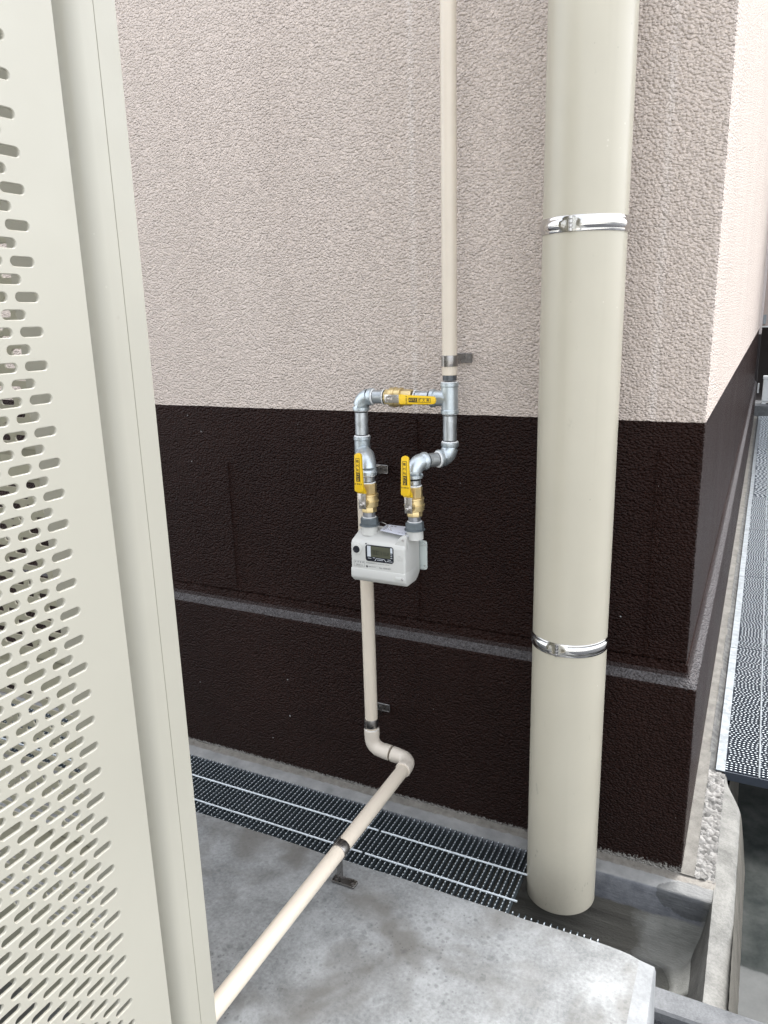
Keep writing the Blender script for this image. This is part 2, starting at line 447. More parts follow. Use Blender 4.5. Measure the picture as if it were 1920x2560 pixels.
class MB:
    def __init__(self):
        self.v, self.f, self.mi = [], [], []
    def add(self, vs, fs, mi=0):
        o = len(self.v)
        self.v += [tuple(p) for p in vs]
        self.f += [tuple(i + o for i in f) for f in fs]
        self.mi += [mi] * len(fs)
        return self
    def box(self, lo, hi, bev=0.0, mi=0, seg=1):
        bm = bmesh.new()
        bmesh.ops.create_cube(bm, size=1.0)
        lo, hi = Vector(lo), Vector(hi)
        for v in bm.verts:
            v.co = Vector([lo[i] + (v.co[i] + 0.5) * (hi[i] - lo[i]) for i in range(3)])
        if bev:
            bmesh.ops.bevel(bm, geom=bm.edges[:], offset=bev, segments=seg, profile=0.5, affect='EDGES')
        self.bm(bm, mi)
        return self
    def bm(self, bm, mi=0):
        bm.verts.index_update()
        self.add([v.co for v in bm.verts], [[v.index for v in f.verts] for f in bm.faces], mi)
        bm.free()
    def sweep(self, path, rad, n=20, caps=True, mi=0, hexa=False):
        path = [Vector(p) for p in path]
        if isinstance(rad, (int, float)):
            rad = [rad] * len(path)
        vs, fs = [], []
        t = (path[1] - path[0]).normalized()
        a, b = frame(t)
        prev = t
        for i, p in enumerate(path):
            if i == 0:
                t = (path[1] - path[0])
            elif i == len(path) - 1:
                t = (path[-1] - path[-2])
            else:
                t1, t2 = path[i] - path[i - 1], path[i + 1] - path[i]
                t = (t1.normalized() if t1.length > 1e-9 else Vector()) + (t2.normalized() if t2.length > 1e-9 else Vector())
            t = t.normalized() if t.length > 1e-9 else prev
            q = prev.rotation_difference(t)
            a, b = q @ a, q @ b
            prev = t
            for k in range(n):
                an = 2 * PI * k / n
                vs.append(p + (a * math.cos(an) + b * math.sin(an)) * rad[i])
        for i in range(len(path) - 1):
            for k in range(n):
                k2 = (k + 1) % n
                fs.append((i * n + k, i * n + k2, (i + 1) * n + k2, (i + 1) * n + k))
        if caps:
            fs.append(tuple(range(n - 1, -1, -1)))
            fs.append(tuple((len(path) - 1) * n + k for k in range(n)))
        self.add(vs, fs, mi)
        return self
    def lathe(self, org, axis, prof, n=24, caps=True, mi=0, phase=0.0):
        org = Vector(org)
        ax = Vector(axis).normalized()
        a, b = frame(ax)
        vs, fs = [], []
        for (t, r) in prof:
            for k in range(n):
                an = 2 * PI * k / n + phase
                vs.append(org + ax * t + (a * math.cos(an) + b * math.sin(an)) * r)
        for i in range(len(prof) - 1):
            for k in range(n):
                k2 = (k + 1) % n
                fs.append((i * n + k, i * n + k2, (i + 1) * n + k2, (i + 1) * n + k))
        if caps:
            fs.append(tuple(range(n - 1, -1, -1)))
            fs.append(tuple((len(prof) - 1) * n + k for k in range(n)))
        self.add(vs, fs, mi)
        return self
    def prism(self, poly, axis, a0, a1, bev=0.0, mi=0, seg=2):
        """poly: 2-D points in the plane of the two other axes (kept in x,y,z order)"""
        bm = bmesh.new()
        def mk(p, a):
            c = [0, 0, 0]
            o = [i for i in range(3) if i != axis]
            c[o[0]], c[o[1]], c[axis] = p[0], p[1], a
            return c
        A = [bm.verts.new(mk(p, a0)) for p in poly]
        B = [bm.verts.new(mk(p, a1)) for p in poly]
        bm.faces.new(A)
        bm.faces.new(list(reversed(B)))
        n = len(poly)
        for i in range(n):
            bm.faces.new((A[i], B[i], B[(i + 1) % n], A[(i + 1) % n]))
        bmesh.ops.recalc_face_normals(bm, faces=bm.faces[:])
        if bev:
            bmesh.ops.bevel(bm, geom=bm.edges[:], offset=bev, segments=seg, profile=0.5, affect='EDGES', clamp_overlap=True)
        self.bm(bm, mi)
        return self
    def build(self, name, mats, parent=None, smooth=35, recalc=True):
        me = bpy.data.meshes.new(name)
        me.from_pydata(self.v, [], self.f)
        if recalc:
            bm = bmesh.new()
            bm.from_mesh(me)
            bmesh.ops.recalc_face_normals(bm, faces=bm.faces[:])
            bm.to_mesh(me)
            bm.free()
        for m in (mats if isinstance(mats, (list, tuple)) else [mats]):
            me.materials.append(m)
        if len(set(self.mi)) > 1:
            me.polygons.foreach_set('material_index', self.mi)
        if smooth:
            me.polygons.foreach_set('use_smooth', [True] * len(me.polygons))
            me.set_sharp_from_angle(angle=R(smooth))
        me.update()
        o = bpy.data.objects.new(name, me)
        COL.objects.link(o)
        if parent is not None:
            o.parent = parent
            top = parent
            off = Vector((0, 0, 0))
            while top is not None:
                off += Vector(top.location)
                top = top.parent
            if parent.type == 'EMPTY':
                o.location = -off if not parent.get('local') else (0, 0, 0)
        return o

def tag(o, label, cat, group=None):
    o['label'] = label
    o['category'] = cat
    if group:
        o['group'] = group
    return o

def thing(name, label, cat, loc=(0, 0, 0), group=None, local=False):
    o = bpy.data.objects.new(name, None)
    o.empty_display_size = 0.05
    COL.objects.link(o)
    o.location = loc
    if local:
        o['local'] = 1
    return tag(o, label, cat, group)

def structure(o):
    o['kind'] = 'structure'
    return o

def copy_tree(o, parent=None):
    c = o.copy()
    COL.objects.link(c)
    c.parent = parent
    for ch in list(o.children):
        copy_tree(ch, c)
    return c

def elbow_path(P, a, b, la, lb, rb, n=9):
    """centre line of a bend: from P+a*la round to P+b*lb with bend radius rb"""
    P, a, b = Vector(P), Vector(a).normalized(), Vector(b).normalized()
    ang = PI - a.angle(b)
    tl = rb * math.tan(ang / 2)
    pts = [P + a * la]
    s, e = P + a * tl, P + b * tl
    c = P + (a + b).normalized() * (rb / math.cos(ang / 2))
    for i in range(n):
        u = i / (n - 1)
        v1, v2 = (s - c), (e - c)
        ax = v1.cross(v2).normalized()
        pts.append(c + Matrix.Rotation(ang * u, 3, ax) @ v1)
    pts.append(P + b * lb)
    return pts

def fitting_elbow(mb, P, a, b, la, lb, r, rb, col=0.0016, cw=0.008, n=24, mi=0):
    pts = elbow_path(P, a, b, la, lb, rb)
    a, b = Vector(a).normalized(), Vector(b).normalized()
    P = Vector(P)
    e0, e1 = P + a * la, P + b * lb
    path = [e0, e0 - a * 0.001, e0 - a * cw, e0 - a * (cw + 0.003)] + pts[1:-1] + [e1 - b * (cw + 0.003), e1 - b * cw, e1 - b * 0.001, e1]
    rad = [r + col - 0.001, r + col, r + col, r] + [r] * (len(pts) - 2) + [r, r + col, r + col, r + col - 0.001]
    mb.sweep(path, rad, n, mi=mi)

def text_mesh(body, size, mapper, name, mat, parent, align='CENTER', extra=None, sx=1.0):
    cu_ = bpy.data.curves.new(name, 'FONT')
    cu_.body = body
    cu_.size = size
    cu_.align_x = align
    cu_.align_y = 'CENTER'
    cu_.resolution_u = 2
    to = bpy.data.objects.new(name, cu_)
    COL.objects.link(to)
    dg = bpy.context.evaluated_depsgraph_get()
    me = bpy.data.meshes.new_from_object(to.evaluated_get(dg))
    mb = MB()
    mb.add([mapper(v.co.x * sx, v.co.y) for v in me.vertices], [tuple(p.vertices) for p in me.polygons])
    bpy.data.objects.remove(to)
    bpy.data.meshes.remove(me)
    return mb

# ------------------------------------------------------------------ building walls
D = 0.027          # set-back of the upper wall behind the base wall
Z1 = 1.1134        # paint line
ZL = 0.497         # lip of the base ledge
XMIN, YMAX, ZTOP = -4.2, 8.3, 7.5

def jag(x, y, z, s):
    return noise.noise(Vector((x * 150, y * 150, z * 150)) + Vector((s, 0, 0))) * 0.0011 + noise.noise(Vector((x * 60, y * 60, z * 60))) * 0.0009

def wall_sheet(prof, name, mat, parent):
    """prof: list of (p, z): p is the set-back. The sheet runs along the front, round the corner and along the side."""
    near = [0.0, 0.002, 0.005, 0.009, 0.014, 0.02, 0.028, 0.04, 0.06, 0.1]
    fx = [-XMIN, 2.5] + [1.70 - 0.014 * i for i in range(115)] + near[::-1]
    sy = near[1:] + [0.25, 0.6, 1.2, 2.5, 4.0, 6.0, YMAX]
    mb = MB()
    vs = []
    for (p, z) in prof:
        z0 = z
        for u in fx:
            z = z0 + (noise.noise(Vector((u * 55, 0, 4.4))) * 0.0011 + noise.noise(Vector((u * 9, 0, 8.4))) * 0.0008 if abs(z0 - Z1) < 1e-6 and u > 0.02 else 0)
            k = max(0.0, 1 - u / 0.06)
            x, y = -p - u, p
            j = jag(x, y, z, 3.1) * k
            rr = 0.0035 * max(0, 1 - u / 0.006) ** 2
            vs.append((x - (rr - j if u == 0 else 0), y + rr - j, z))
        z = z0
        for u in sy:
            k = max(0.0, 1 - u / 0.06)
            x, y = -p, p + u
            j = jag(x, y, z, 3.1) * k
            rr = 0.0035 * max(0, 1 - u / 0.006) ** 2
            vs.append((x - rr + j, y, z))
    nc = len(fx) + len(sy)
    fs = [(i * nc + k, i * nc + k + 1, (i + 1) * nc + k + 1, (i + 1) * nc + k) for i in range(len(prof) - 1) for k in range(nc - 1)]
    mb.add(vs, fs)
    return mb.build(name, mat, parent, smooth=50, recalc=False)

def zs(a, b, step=0.006):
    n = max(2, int((b - a) / step))
    return [a + (b - a) * i / n for i in range(n + 1)]

house = thing('building', 'building with pinkish beige stucco above a dark brown painted base', 'building', (-2, 4, 0))
wall_sheet([(D, z) for z in zs(Z1, 2.6, 0.007) + [3.4, 5.0, ZTOP]], 'upper_wall', M['wall'], house)
prof = [(0.0, z) for z in [-0.30, -0.1, -0.03] + zs(0.0, ZL - 0.004, 0.007)]
prof += [(0.001, ZL), (0.006, ZL + 0.0065), (0.013, ZL + 0.012), (0.018, ZL + 0.018), (0.0215, ZL + 0.028), (0.0235, 0.538), (0.0245, 0.546), (0.0315, 0.5475), (0.0315, 0.5500), (D, 0.5515)]
prof += [(D, z) for z in zs(0.556, Z1, 0.007)]
wall_sheet(prof, 'base_wall', M['dark'], house)
# building top and rear so that it is a solid block
mb = MB()
mb.add([(XMIN, D + 0.001, ZTOP), (-D - 0.001, D + 0.001, ZTOP), (-D - 0.001, YMAX, ZTOP), (XMIN, YMAX, ZTOP)], [(0, 1, 2, 3)])
mb.add([(XMIN, YMAX, -0.3), (-D, YMAX, -0.3), (-D, YMAX, ZTOP), (XMIN, YMAX, ZTOP)], [(0, 1, 2, 3)])
mb.add([(XMIN, D, -0.3), (XMIN, YMAX, -0.3), (XMIN, YMAX, ZTOP), (XMIN, D, ZTOP)], [(0, 1, 2, 3)])
mb.build('roof', M['wall'], house)
# thin board joints in the dark base (shallow raised lines)
for x0, za, zb in ((-0.120, 0.56, 1.05), (-0.710, 0.56, 1.10), (-1.321, 0.56, 0.95)):
    mb = MB()
    pts = [(x0 + noise.noise(Vector((0, 0, z * 9))) * 0.002, D - 0.0002, z) for z in zs(za, zb, 0.02)]
    mb.sweep(pts, [0.0017] * len(pts), 6)
    mb.build('board_joint', M['dark'], house)

# ------------------------------------------------------------------ ground, trench, water
def sheet(name, quads, mat):
    mb = MB()
    for (x0, y0, x1, y1, z) in quads:
        mb.add([(x0, y0, z), (x1, y0, z), (x1, y1, z), (x0, y1, z)], [(0, 1, 2, 3)])
    return structure(mb.build(name, mat, None, recalc=False))

sheet('ground', [(-60, -60, 60, -0.395, -0.055), (0.72, -0.395, 60, 60, -0.055), (-60, 12, 0.72, 60, -0.055), (-60, -0.395, XMIN, 12, -0.055)], M['asphalt'])

WZ = -0.205
sheet('water', [(0.10, -0.34, 0.70, 9.3, WZ)], M['water'])

# main trench as a height field: kerb top, vertical face, mortar fillet, floor, and the cross ridge at its right end
def fB(y):
    P = [(-0.40, -0.30), (-0.20, -0.215), (-0.135, -0.205), (-0.105, -0.19), (-0.083, -0.155), (-0.068, -0.11), (-0.0625, -0.088), (-0.060, -0.030), (-0.0585, -0.016), (-0.054, -0.0125), (-0.02, -0.006), (0.01, 0.0)]
    for (a, za), (b, zb) in zip(P, P[1:]):
        if a <= y <= b:
            return za + (zb - za) * (y - a) / (b - a)
    return P[-1][1]

def fR(x, y):
    top = -0.03 - 0.05 * max(0.0, min(1.0, (-0.08 - y) / 0.16)) * 0.5
    P = [(-0.2, -0.30), (-0.03, -0.212), (0.02, -0.180), (0.048, -0.15), (0.060, -0.11), (0.073, top - 0.06), (0.079, top - 0.05), (0.118, top - 0.05), (0.125, top - 0.014), (0.150, -0.21), (0.17, -0.32)]
    for (a, za), (b, zb) in zip(P, P[1:]):
        if a <= x <= b:
            return za + (zb - za) * (x - a) / (b - a)
    return -0.4

def smax(a, b, k=0.022):
    h = max(k - abs(a - b), 0) / k
    return max(a, b) + h * h * k * 0.25

xs = [XMIN, -3, -2, -1.6, -1.2, -0.9, -0.7] + [-0.55 + 0.02 * i for i in range(22)] + [-0.11 + 0.006 * i for i in range(24)] + [0.036, 0.042, 0.048, 0.053, 0.058, 0.062, 0.066, 0.070, 0.073, 0.076, 0.079, 0.085, 0.093, 0.102]
ys = [0.004, -0.006, -0.014, -0.02, -0.028, -0.038, -0.048, -0.054, -0.0565, -0.0585, -0.0595, -0.060, -0.0603, -0.0608, -0.0614, -0.062, -0.0625, -0.064, -0.066, -0.068, -0.072, -0.076, -0.080, -0.085, -0.092, -0.1, -0.108, -0.118, -0.13, -0.145, -0.16, -0.18, -0.2, -0.22, -0.24, -0.26, -0.28, -0.3, -0.32, -0.334]
mb = MB()
vs = []
for x in xs:
    for y in ys:
        yy = y + noise.noise(Vector((x * 6, 3.3, 0))) * 0.0012
        b = fB(yy)
        b -= max(0.0, x - 0.079) * 14
        z = smax(smax(b, fR(x, y)), -0.215)
        if y < -0.0625:
            z += noise.noise(Vector((x * 14, y * 22, 1.7))) * 0.004 + noise.noise(Vector((x * 45, y * 45, 4.7))) * 0.0016
        else:
            z += noise.noise(Vector((x * 50, y * 50, 9.7))) * 0.0008
        vs.append((x, y, z))
ny = len(ys)
mb.add(vs, [(i * ny + j, i * ny + j + 1, (i + 1) * ny + j + 1, (i + 1) * ny + j) for i in range(len(xs) - 1) for j in range(ny - 1)])
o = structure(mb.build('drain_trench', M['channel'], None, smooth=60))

# kerb in front of the trench
mb = MB()
mb.prism([(-0.334, -0.30), (-0.334, -0.034), (-0.338, -0.030), (-0.391, -0.030), (-0.396, -0.035), (-0.396, -0.30)], 0, XMIN, 0.75)
structure(mb.build('kerb', M['kerb']))
sheet('bounce_ground', [(-30, -40, 30, -3.6, -0.051)], M['bounce_ground'])  # unseen pale ground, added to bounce light up onto the wall

# kerb beside the side wall: dusty strip, chipped strip, plastered edge, wet side
def run_sheet(pts, yl, name, mat, amp=0.0, frq=60.0, zamp=None):
    mb = MB()
    vs = []
    for y in yl:
        for (x, z) in pts:
            d = noise.noise(Vector((x * frq, y * frq, 2.2))) * amp
            vs.append((x + d * 0.3, y, z + d))
    n = len(pts)
    mb.add(vs, [(i * n + k, i * n + k + 1, (i + 1) * n + k + 1, (i + 1) * n + k) for i in range(len(yl) - 1) for k in range(n - 1)])
    return mb.build(name, mat, None, smooth=60)

def lin(a, b, n):
    return [a + (b - a) * i / n for i in range(n + 1)]
yfine = lin(-0.002, 0.50, 120)
ylong = lin(0.50, 9.3, 160)
structure(run_sheet([(x, 0.002) for x in lin(-0.004, 0.030, 6)], yfine + ylong[1:], 'kerb_strip', M['strip'], 0.002, 40))
structure(run_sheet([(x, 0.002 - 0.004 * (x - 0.03) / 0.046) for x in lin(0.030, 0.076, 16)], yfine, 'chipped_kerb', M['agg'], 0.006, 110))
structure(run_sheet([(0.0255, 0.003), (0.030, 0.0015), (0.036, -0.002), (0.042, -0.006), (0.048, -0.009), (0.06, -0.03), (0.075, -0.03)], ylong, 'broken_kerb', M['stripgrey'], 0.006, 60))
def ridge_pts(k):
    return [(0.076, -0.004), (0.079, -0.006), (0.095, -0.009), (0.112, -0.014), (0.120, -0.019), (0.124, -0.026)]
mb = MB()
vs = []
yl = lin(-0.334, 0.34, 110)
for y in yl:
    k = max(0.0, min(1.0, (-0.07 - y) / 0.16))
    k = k * k * (3 - 2 * k)
    row = [(0.040 - 0.0 * k, -0.16), (0.058, -0.105), (0.067, -0.055), (0.072, -0.020)] + ridge_pts(0) if y < -0.0625 else [(0.074, -0.10), (0.0745, -0.06), (0.075, -0.03), (0.0755, -0.012)] + ridge_pts(0)
    for (x, z) in row:
        d = noise.noise(Vector((x * 50, y * 50, 2.2))) * 0.0016
        if y < -0.0625 and x < 0.075:
            d *= 2
        vs.append((x + d * 0.3, y, z + d - k * 0.028 * (1 if z > -0.05 else 0.3)))
mb.add(vs, [(i * 10 + q, i * 10 + q + 1, (i + 1) * 10 + q + 1, (i + 1) * 10 + q) for i in range(len(yl) - 1) for q in range(9)])
structure(mb.build('plastered_kerb', M['ridge'], None, smooth=60))
# rounded far end of the plastered edge
mb = MB()
vs = []
yl = lin(0.34, 0.50, 16)
for i, y in enumerate(yl):
    u = i / 16.0
    s = 1 - (3 * u * u - 2 * u * u * u) * 0.85
    for (x, z) in ridge_pts(0):
        vs.append((0.076 + (x - 0.076) * s, y, z))
mb.add(vs, [(i * 6 + k, i * 6 + k + 1, (i + 1) * 6 + k + 1, (i + 1) * 6 + k) for i in range(16) for k in range(5)])
structure(mb.build('plastered_kerb', M['ridge'], None, smooth=60))
structure(run_sheet([(0.124, -0.026), (0.130, -0.06), (0.139, -0.12), (0.150, -0.205), (0.155, -0.25)], lin(-0.334, 0.36, 80), 'pit_side', M['ridgewet'], 0.003, 40))
structure(run_sheet([(0.090, -0.02), (0.092, -0.06), (0.096, -0.12), (0.12, -0.205), (0.13, -0.25)], lin(0.36, 9.3, 60), 'pit_side', M['ridgewet'], 0.002, 40))
structure(run_sheet([(0.70, -0.25), (0.66, -0.1), (0.655, -0.012), (0.72, -0.012), (0.725, -0.07)], lin(-0.396, 9.3, 60), 'far_kerb', M['kerb'], 0.001, 40))

# ------------------------------------------------------------------ concrete pad
SZ = 0.102
pad = thing('concrete_pad', 'pale grey speckled concrete pad under the cream pipe and the cabinet', 'concrete pad', (-0.9, -1.5, -0.055))
mb = MB()
xs = [-3.0, -2.0] + lin(-1.6, -0.044, 80)
ys = lin(-0.412, -1.3, 60) + [-1.8, -2.6, -3.4]
vs = []
for x in xs:
    for y in ys:
        e1 = max(0, 1 - (-0.412 - y) / 0.012)
        e2 = max(0, 1 - (-0.010 - x) / 0.03) if x > -0.05 else 0
        z = SZ + noise.noise(Vector((x * 5, y * 5, 0.3))) * 0.0015
        yo = noise.noise(Vector((x * 16, 0, 7.7))) * 0.0022 if y > -0.415 else 0
        if y > -0.415 and x > -0.12:
            yo -= 0.006 * ((x + 0.12) / 0.076) ** 3
            z -= 0.004 * ((x + 0.12) / 0.076) ** 3
        vs.append((x, y + yo, z))
ny = len(ys)
mb.add(vs, [(i * ny + j, i * ny + j + 1, (i + 1) * ny + j + 1, (i + 1) * ny + j) for i in range(len(xs) - 1) for j in range(ny - 1)])
edge = [vs[i * ny] for i in range(len(xs))]
n0 = len(edge)
mb.add(edge + [(x, y + 0.004, z - 0.007) for x, y, z in edge] + [(x, -0.408 if y > -0.42 else y + 0.004, -0.06) for x, y, z in edge],
       [(i, i + 1, n0 + i + 1, n0 + i) for i in range(n0 - 1)] + [(n0 + i, n0 + i + 1, 2 * n0 + i + 1, 2 * n0 + i) for i in range(n0 - 1)])
mb.build('slab_top', M['slab'], pad, smooth=40)
mb = MB()
re = [vs[(len(xs) - 1) * ny + j] for j in range(ny)]
n1 = len(re)
def flare(y):
    return 0.032 + 0.008 * min(1.0, max(0.0, (-0.43 - y) / 0.2))
row1 = [(x + flare(y) * 0.88 + noise.noise(Vector((0, y * 20, 3))) * 0.0015, y - (0.003 if i_ == 0 else 0), z - 0.002) for i_, (x, y, z) in enumerate(re)]
row2 = [(x + flare(y), y - (0.004 if i_ == 0 else 0), z - 0.012) for i_, (x, y, z) in enumerate(re)]
row3 = [(x + flare(y) + 0.004, y, -0.06) for x, y, z in re]
mb.add(re + row1 + row2 + row3, [(k * n1 + i, k * n1 + i + 1, (k + 1) * n1 + i + 1, (k + 1) * n1 + i) for k in range(3) for i in range(n1 - 1)])
# close the corner
mb.add([re[0], row1[0], row2[0], row3[0], (re[0][0], -0.408, -0.06), (re[0][0], re[0][1] + 0.004, re[0][2] - 0.007)], [(0, 1, 2, 3, 4, 5)])
mb.build('slab_side', M['slabside'], pad, smooth=40)

# ------------------------------------------------------------------ gratings
def serrated_bar(mb, p0, p1, up_z, depth, th, pitch, amp, mi=0):
    ph = random.random()
    """flat bar on edge from p0 to p1 with a knobbed top edge"""
    p0, p1 = Vector(p0), Vector(p1)
    L = (p1 - p0).length
    d = (p1 - p0) / L
    s = Vector((-d.y, d.x, 0)) * th / 2
    n = max(1, int(round(L / pitch)))
    top, bot = [], []
    ts = []
    q = L / n
    ts.append((0.0, 0))
    for i in range(n + 1):
        t0 = (i - ph) * q
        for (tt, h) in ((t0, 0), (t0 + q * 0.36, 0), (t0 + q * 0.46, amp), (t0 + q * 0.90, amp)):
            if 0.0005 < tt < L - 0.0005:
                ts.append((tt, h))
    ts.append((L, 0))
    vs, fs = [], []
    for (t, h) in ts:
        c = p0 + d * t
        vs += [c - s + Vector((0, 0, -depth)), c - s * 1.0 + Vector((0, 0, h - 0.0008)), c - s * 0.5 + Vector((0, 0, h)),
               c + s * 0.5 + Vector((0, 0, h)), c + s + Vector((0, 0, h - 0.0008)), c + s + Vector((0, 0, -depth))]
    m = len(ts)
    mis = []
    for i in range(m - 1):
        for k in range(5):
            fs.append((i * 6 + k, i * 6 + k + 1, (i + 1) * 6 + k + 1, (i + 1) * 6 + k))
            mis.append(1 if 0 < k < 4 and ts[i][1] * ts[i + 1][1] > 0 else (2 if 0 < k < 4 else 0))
    fs.append(tuple(range(6)))
    fs.append(tuple((m - 1) * 6 + k for k in range(5, -1, -1)))
    mis += [0, 0]
    mb.add(vs, fs, 0)
    mb.mi[-len(mis):] = mis

GZ = -0.0105
def trench_grating(x0, x1, label, cut=None):
    root = thing('drain_grating', label, 'drain grating', ((x0 + x1) / 2, -0.2, GZ - 0.02), 'gratings over the trench below the wall')
    mb = MB()
    st = MB()
    n = int(round((x1 - x0) / 0.0148))
    for i in range(n):
        x = x0 + 0.003 + (x1 - x0 - 0.006) * i / (n - 1)
        ya, yb = -0.333, -0.0605
        if cut is not None and x > cut:
            yb = -0.281 + random.uniform(-0.002, 0.002)
        serrated_bar(mb, (x, ya, GZ), (x, yb, GZ), 0, 0.020, 0.0024, 0.0118, 0.0016)
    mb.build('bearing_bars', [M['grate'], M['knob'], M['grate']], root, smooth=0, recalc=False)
    for y in (-0.151, -0.248):
        r_ = MB()
        xe = (cut + 0.008) if cut is not None else x1 - 0.001
        pts = [(x, y, GZ + 0.0012 + noise.noise(Vector((x * 70, y, 0))) * 0.0004) for x in lin(x0 + 0.001, xe, 90)]
        r_.sweep(pts, 0.0027, 8)
        r_.build('cross_rod', M['knob'], root)
    e = MB()
    e.box((x0, -0.3345, GZ - 0.02), (x1, -0.3335, GZ - 0.001))
    e.build('edge_bar', M['grate'], root)
    return root

trench_grating(-0.755, -0.144, 'galvanized drain grating with bars cut short around the downpipe', cut=-0.352)
trench_grating(-1.757, -0.762, 'galvanized drain grating left of the crossing cream floor pipe')
trench_grating(-2.759, -1.764, 'galvanized drain grating behind the perforated cabinet, furthest left')

PZ = 0.006
seams = [0.50]
for i in range(9):
    seams.append(0.50 + 0.955 * (i + 1))
for i in range(9):
    y0, y1 = seams[i] + 0.002, seams[i + 1] - 0.002
    xo = 0.049 + random.uniform(-0.0015, 0.0015)
    lab = ['nearest silver grating along the bright side wall, with an open end over the pit',
           'second silver grating from the pit end, along the side wall',
           'third silver grating from the pit end, along the side wall',
           'fourth silver grating from the pit end, along the side wall',
           'fifth silver grating from the pit end, along the side wall',
           'sixth silver grating from the pit end, along the side wall',
           'seventh silver grating from the pit end, along the side wall',
           'eighth silver grating from the pit end, along the side wall',
           'farthest silver grating, right below the concrete step'][i]
    root = thing('side_grating', lab, 'drain grating', (0.35, (y0 + y1) / 2, -0.02), 'gratings along the side wall')
    p = MB()
    p.box((xo, y0, PZ - 0.003), (xo + 0.026, y1, PZ), 0.0006)
    p.build('edge_plate', M['grateplate'], root)
    b = MB()
    n = int((y1 - y0) / 0.0128)
    pitch = 0.0125 if i < 4 else 0.03
    for k in range(n + 1):
        y = y0 + 0.0015 + (y1 - y0 - 0.003) * k / n
        if k == 0:
            b.box((xo + 0.024, y - 0.0015, PZ - 0.028), (0.655, y + 0.0015, PZ - 0.0005))
        else:
            serrated_bar(b, (xo + 0.024, y, PZ - 0.0005), (0.655, y, PZ - 0.0005), 0, 0.022, 0.0032, pitch, 0.0016)
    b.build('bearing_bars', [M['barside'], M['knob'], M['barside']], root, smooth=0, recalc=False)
    for x in (xo + 0.118, xo + 0.216, xo + 0.314, xo + 0.412, xo + 0.510):
        r_ = MB()
        r_.sweep([(x, y0, PZ + 0.001), (x, y1, PZ + 0.001)], 0.0028, 8)
        r_.build('cross_rod', M['grateplate'], root)

# ------------------------------------------------------------------ rear end of the passage
step = MB()
step.box((-0.02, 9.12, -0.055), (3.0, 9.75, 0.135), 0.008)
so = step.build('concrete_step', M['kerb'])
tag(so, 'grey concrete step at the far end of the side gratings', 'step')
rb = thing('rear_building', 'distant building with a brown wall over a dark open bay at the passage end', 'building', (2, 11, 0.13))
mb = MB()
mb.box((-0.03, 9.5, 1.12), (6.0, 9.7, 3.6))
mb.build('wall', M['greywall'], rb)
mb = MB()
mb.box((-0.35, 8.32, 1.05), (-0.005, 8.9, 3.4))
mb.build('corner_trim', M['trim'], rb)
mb = MB()
mb.box((-0.35, 8.32, -0.1), (-0.004, 8.9, 1.048))
mb.build('corner_plinth', M['reardark'], rb)
mb = MB()
mb.box((-0.03, 9.46, 1.10), (6.0, 9.499, 1.118))
mb.build('sill', M['white'], rb)
mb = MB()
mb.box((-0.6, 9.76, -0.05), (6.0, 12.0, 0.10))
mb.box((-0.6, 11.6, 0.101), (6.0, 11.7, 3.5))
mb.box((-0.8, 9.76, -0.05), (-0.601, 11.7, 3.5))
mb.build('open_bay', M['reardark'], rb)
mb = MB()
nrib = 50
poly = [(9.9, 3.6)]
for i in range(nrib):
    z = 3.6 + i * 0.095
    poly += [(9.50, z + 0.001), (9.455, z + 0.012), (9.455, z + 0.055), (9.50, z + 0.095)]
poly.append((9.9, 3.6 + nrib * 0.095))
mb.prism(poly, 0, -5.0, 7.0)
mb.build('ribbed_siding', M['siding'], rb, smooth=0)
mb = MB()
mb.box((-0.006, 9.42, 1.14), (0.03, 9.498, 1.26), 0.004)
mb.build('wall_vent', M['siding'], rb)
un = thing('outdoor_unit', 'small white outdoor unit on the step before the dark bay', 'outdoor unit', (0.4, 9.5, 0.135))
mb = MB()
mb.box((0.066, 9.30, 0.165), (0.80, 9.44, 0.455), 0.008)
mb.build('casing', M['white'], un)
mb = MB()
mb.box((0.060, 9.294, 0.456), (0.806, 9.446, 0.492), 0.004)
mb.build('lid', M['white'], un)
for x in (0.07, 0.74):
    mb = MB()
    mb.box((x, 9.31, 0.1355), (x + 0.05, 9.43, 0.164))
    mb.build('foot', M['white'], un)
mb = MB()
mb.box((0.004, 9.40, 0.265), (0.024, 9.42, 0.395), 0.003)
tag(mb.build('marker_post', M['white']), 'thin white upright plate beside the far outdoor unit', 'plate')

# ------------------------------------------------------------------ gas piping
GY = -0.090           # wall pipes stand this far out
XR, XL = -0.5725, -0.806
RB, RG = 0.0174, 0.0164
up = thing('gas_pipe', 'tall cream coated gas pipe running up the beige wall from the tee', 'gas pipe', (XR, GY, 1.21))
mb = MB()
mb.lathe((XR, GY, 1.2195), (0, 0, 1), [(0, RB - 0.001), (0.001, RB), (2.0, RB)], 28)
mb.build('pipe', M['beigepipe'], up)
mb = MB()
mb.lathe((XR, GY, 1.2075), (0, 0, 1), [(0, RG), (0.013, RG)], 24)
mb.build('thread', M['thread'], up)

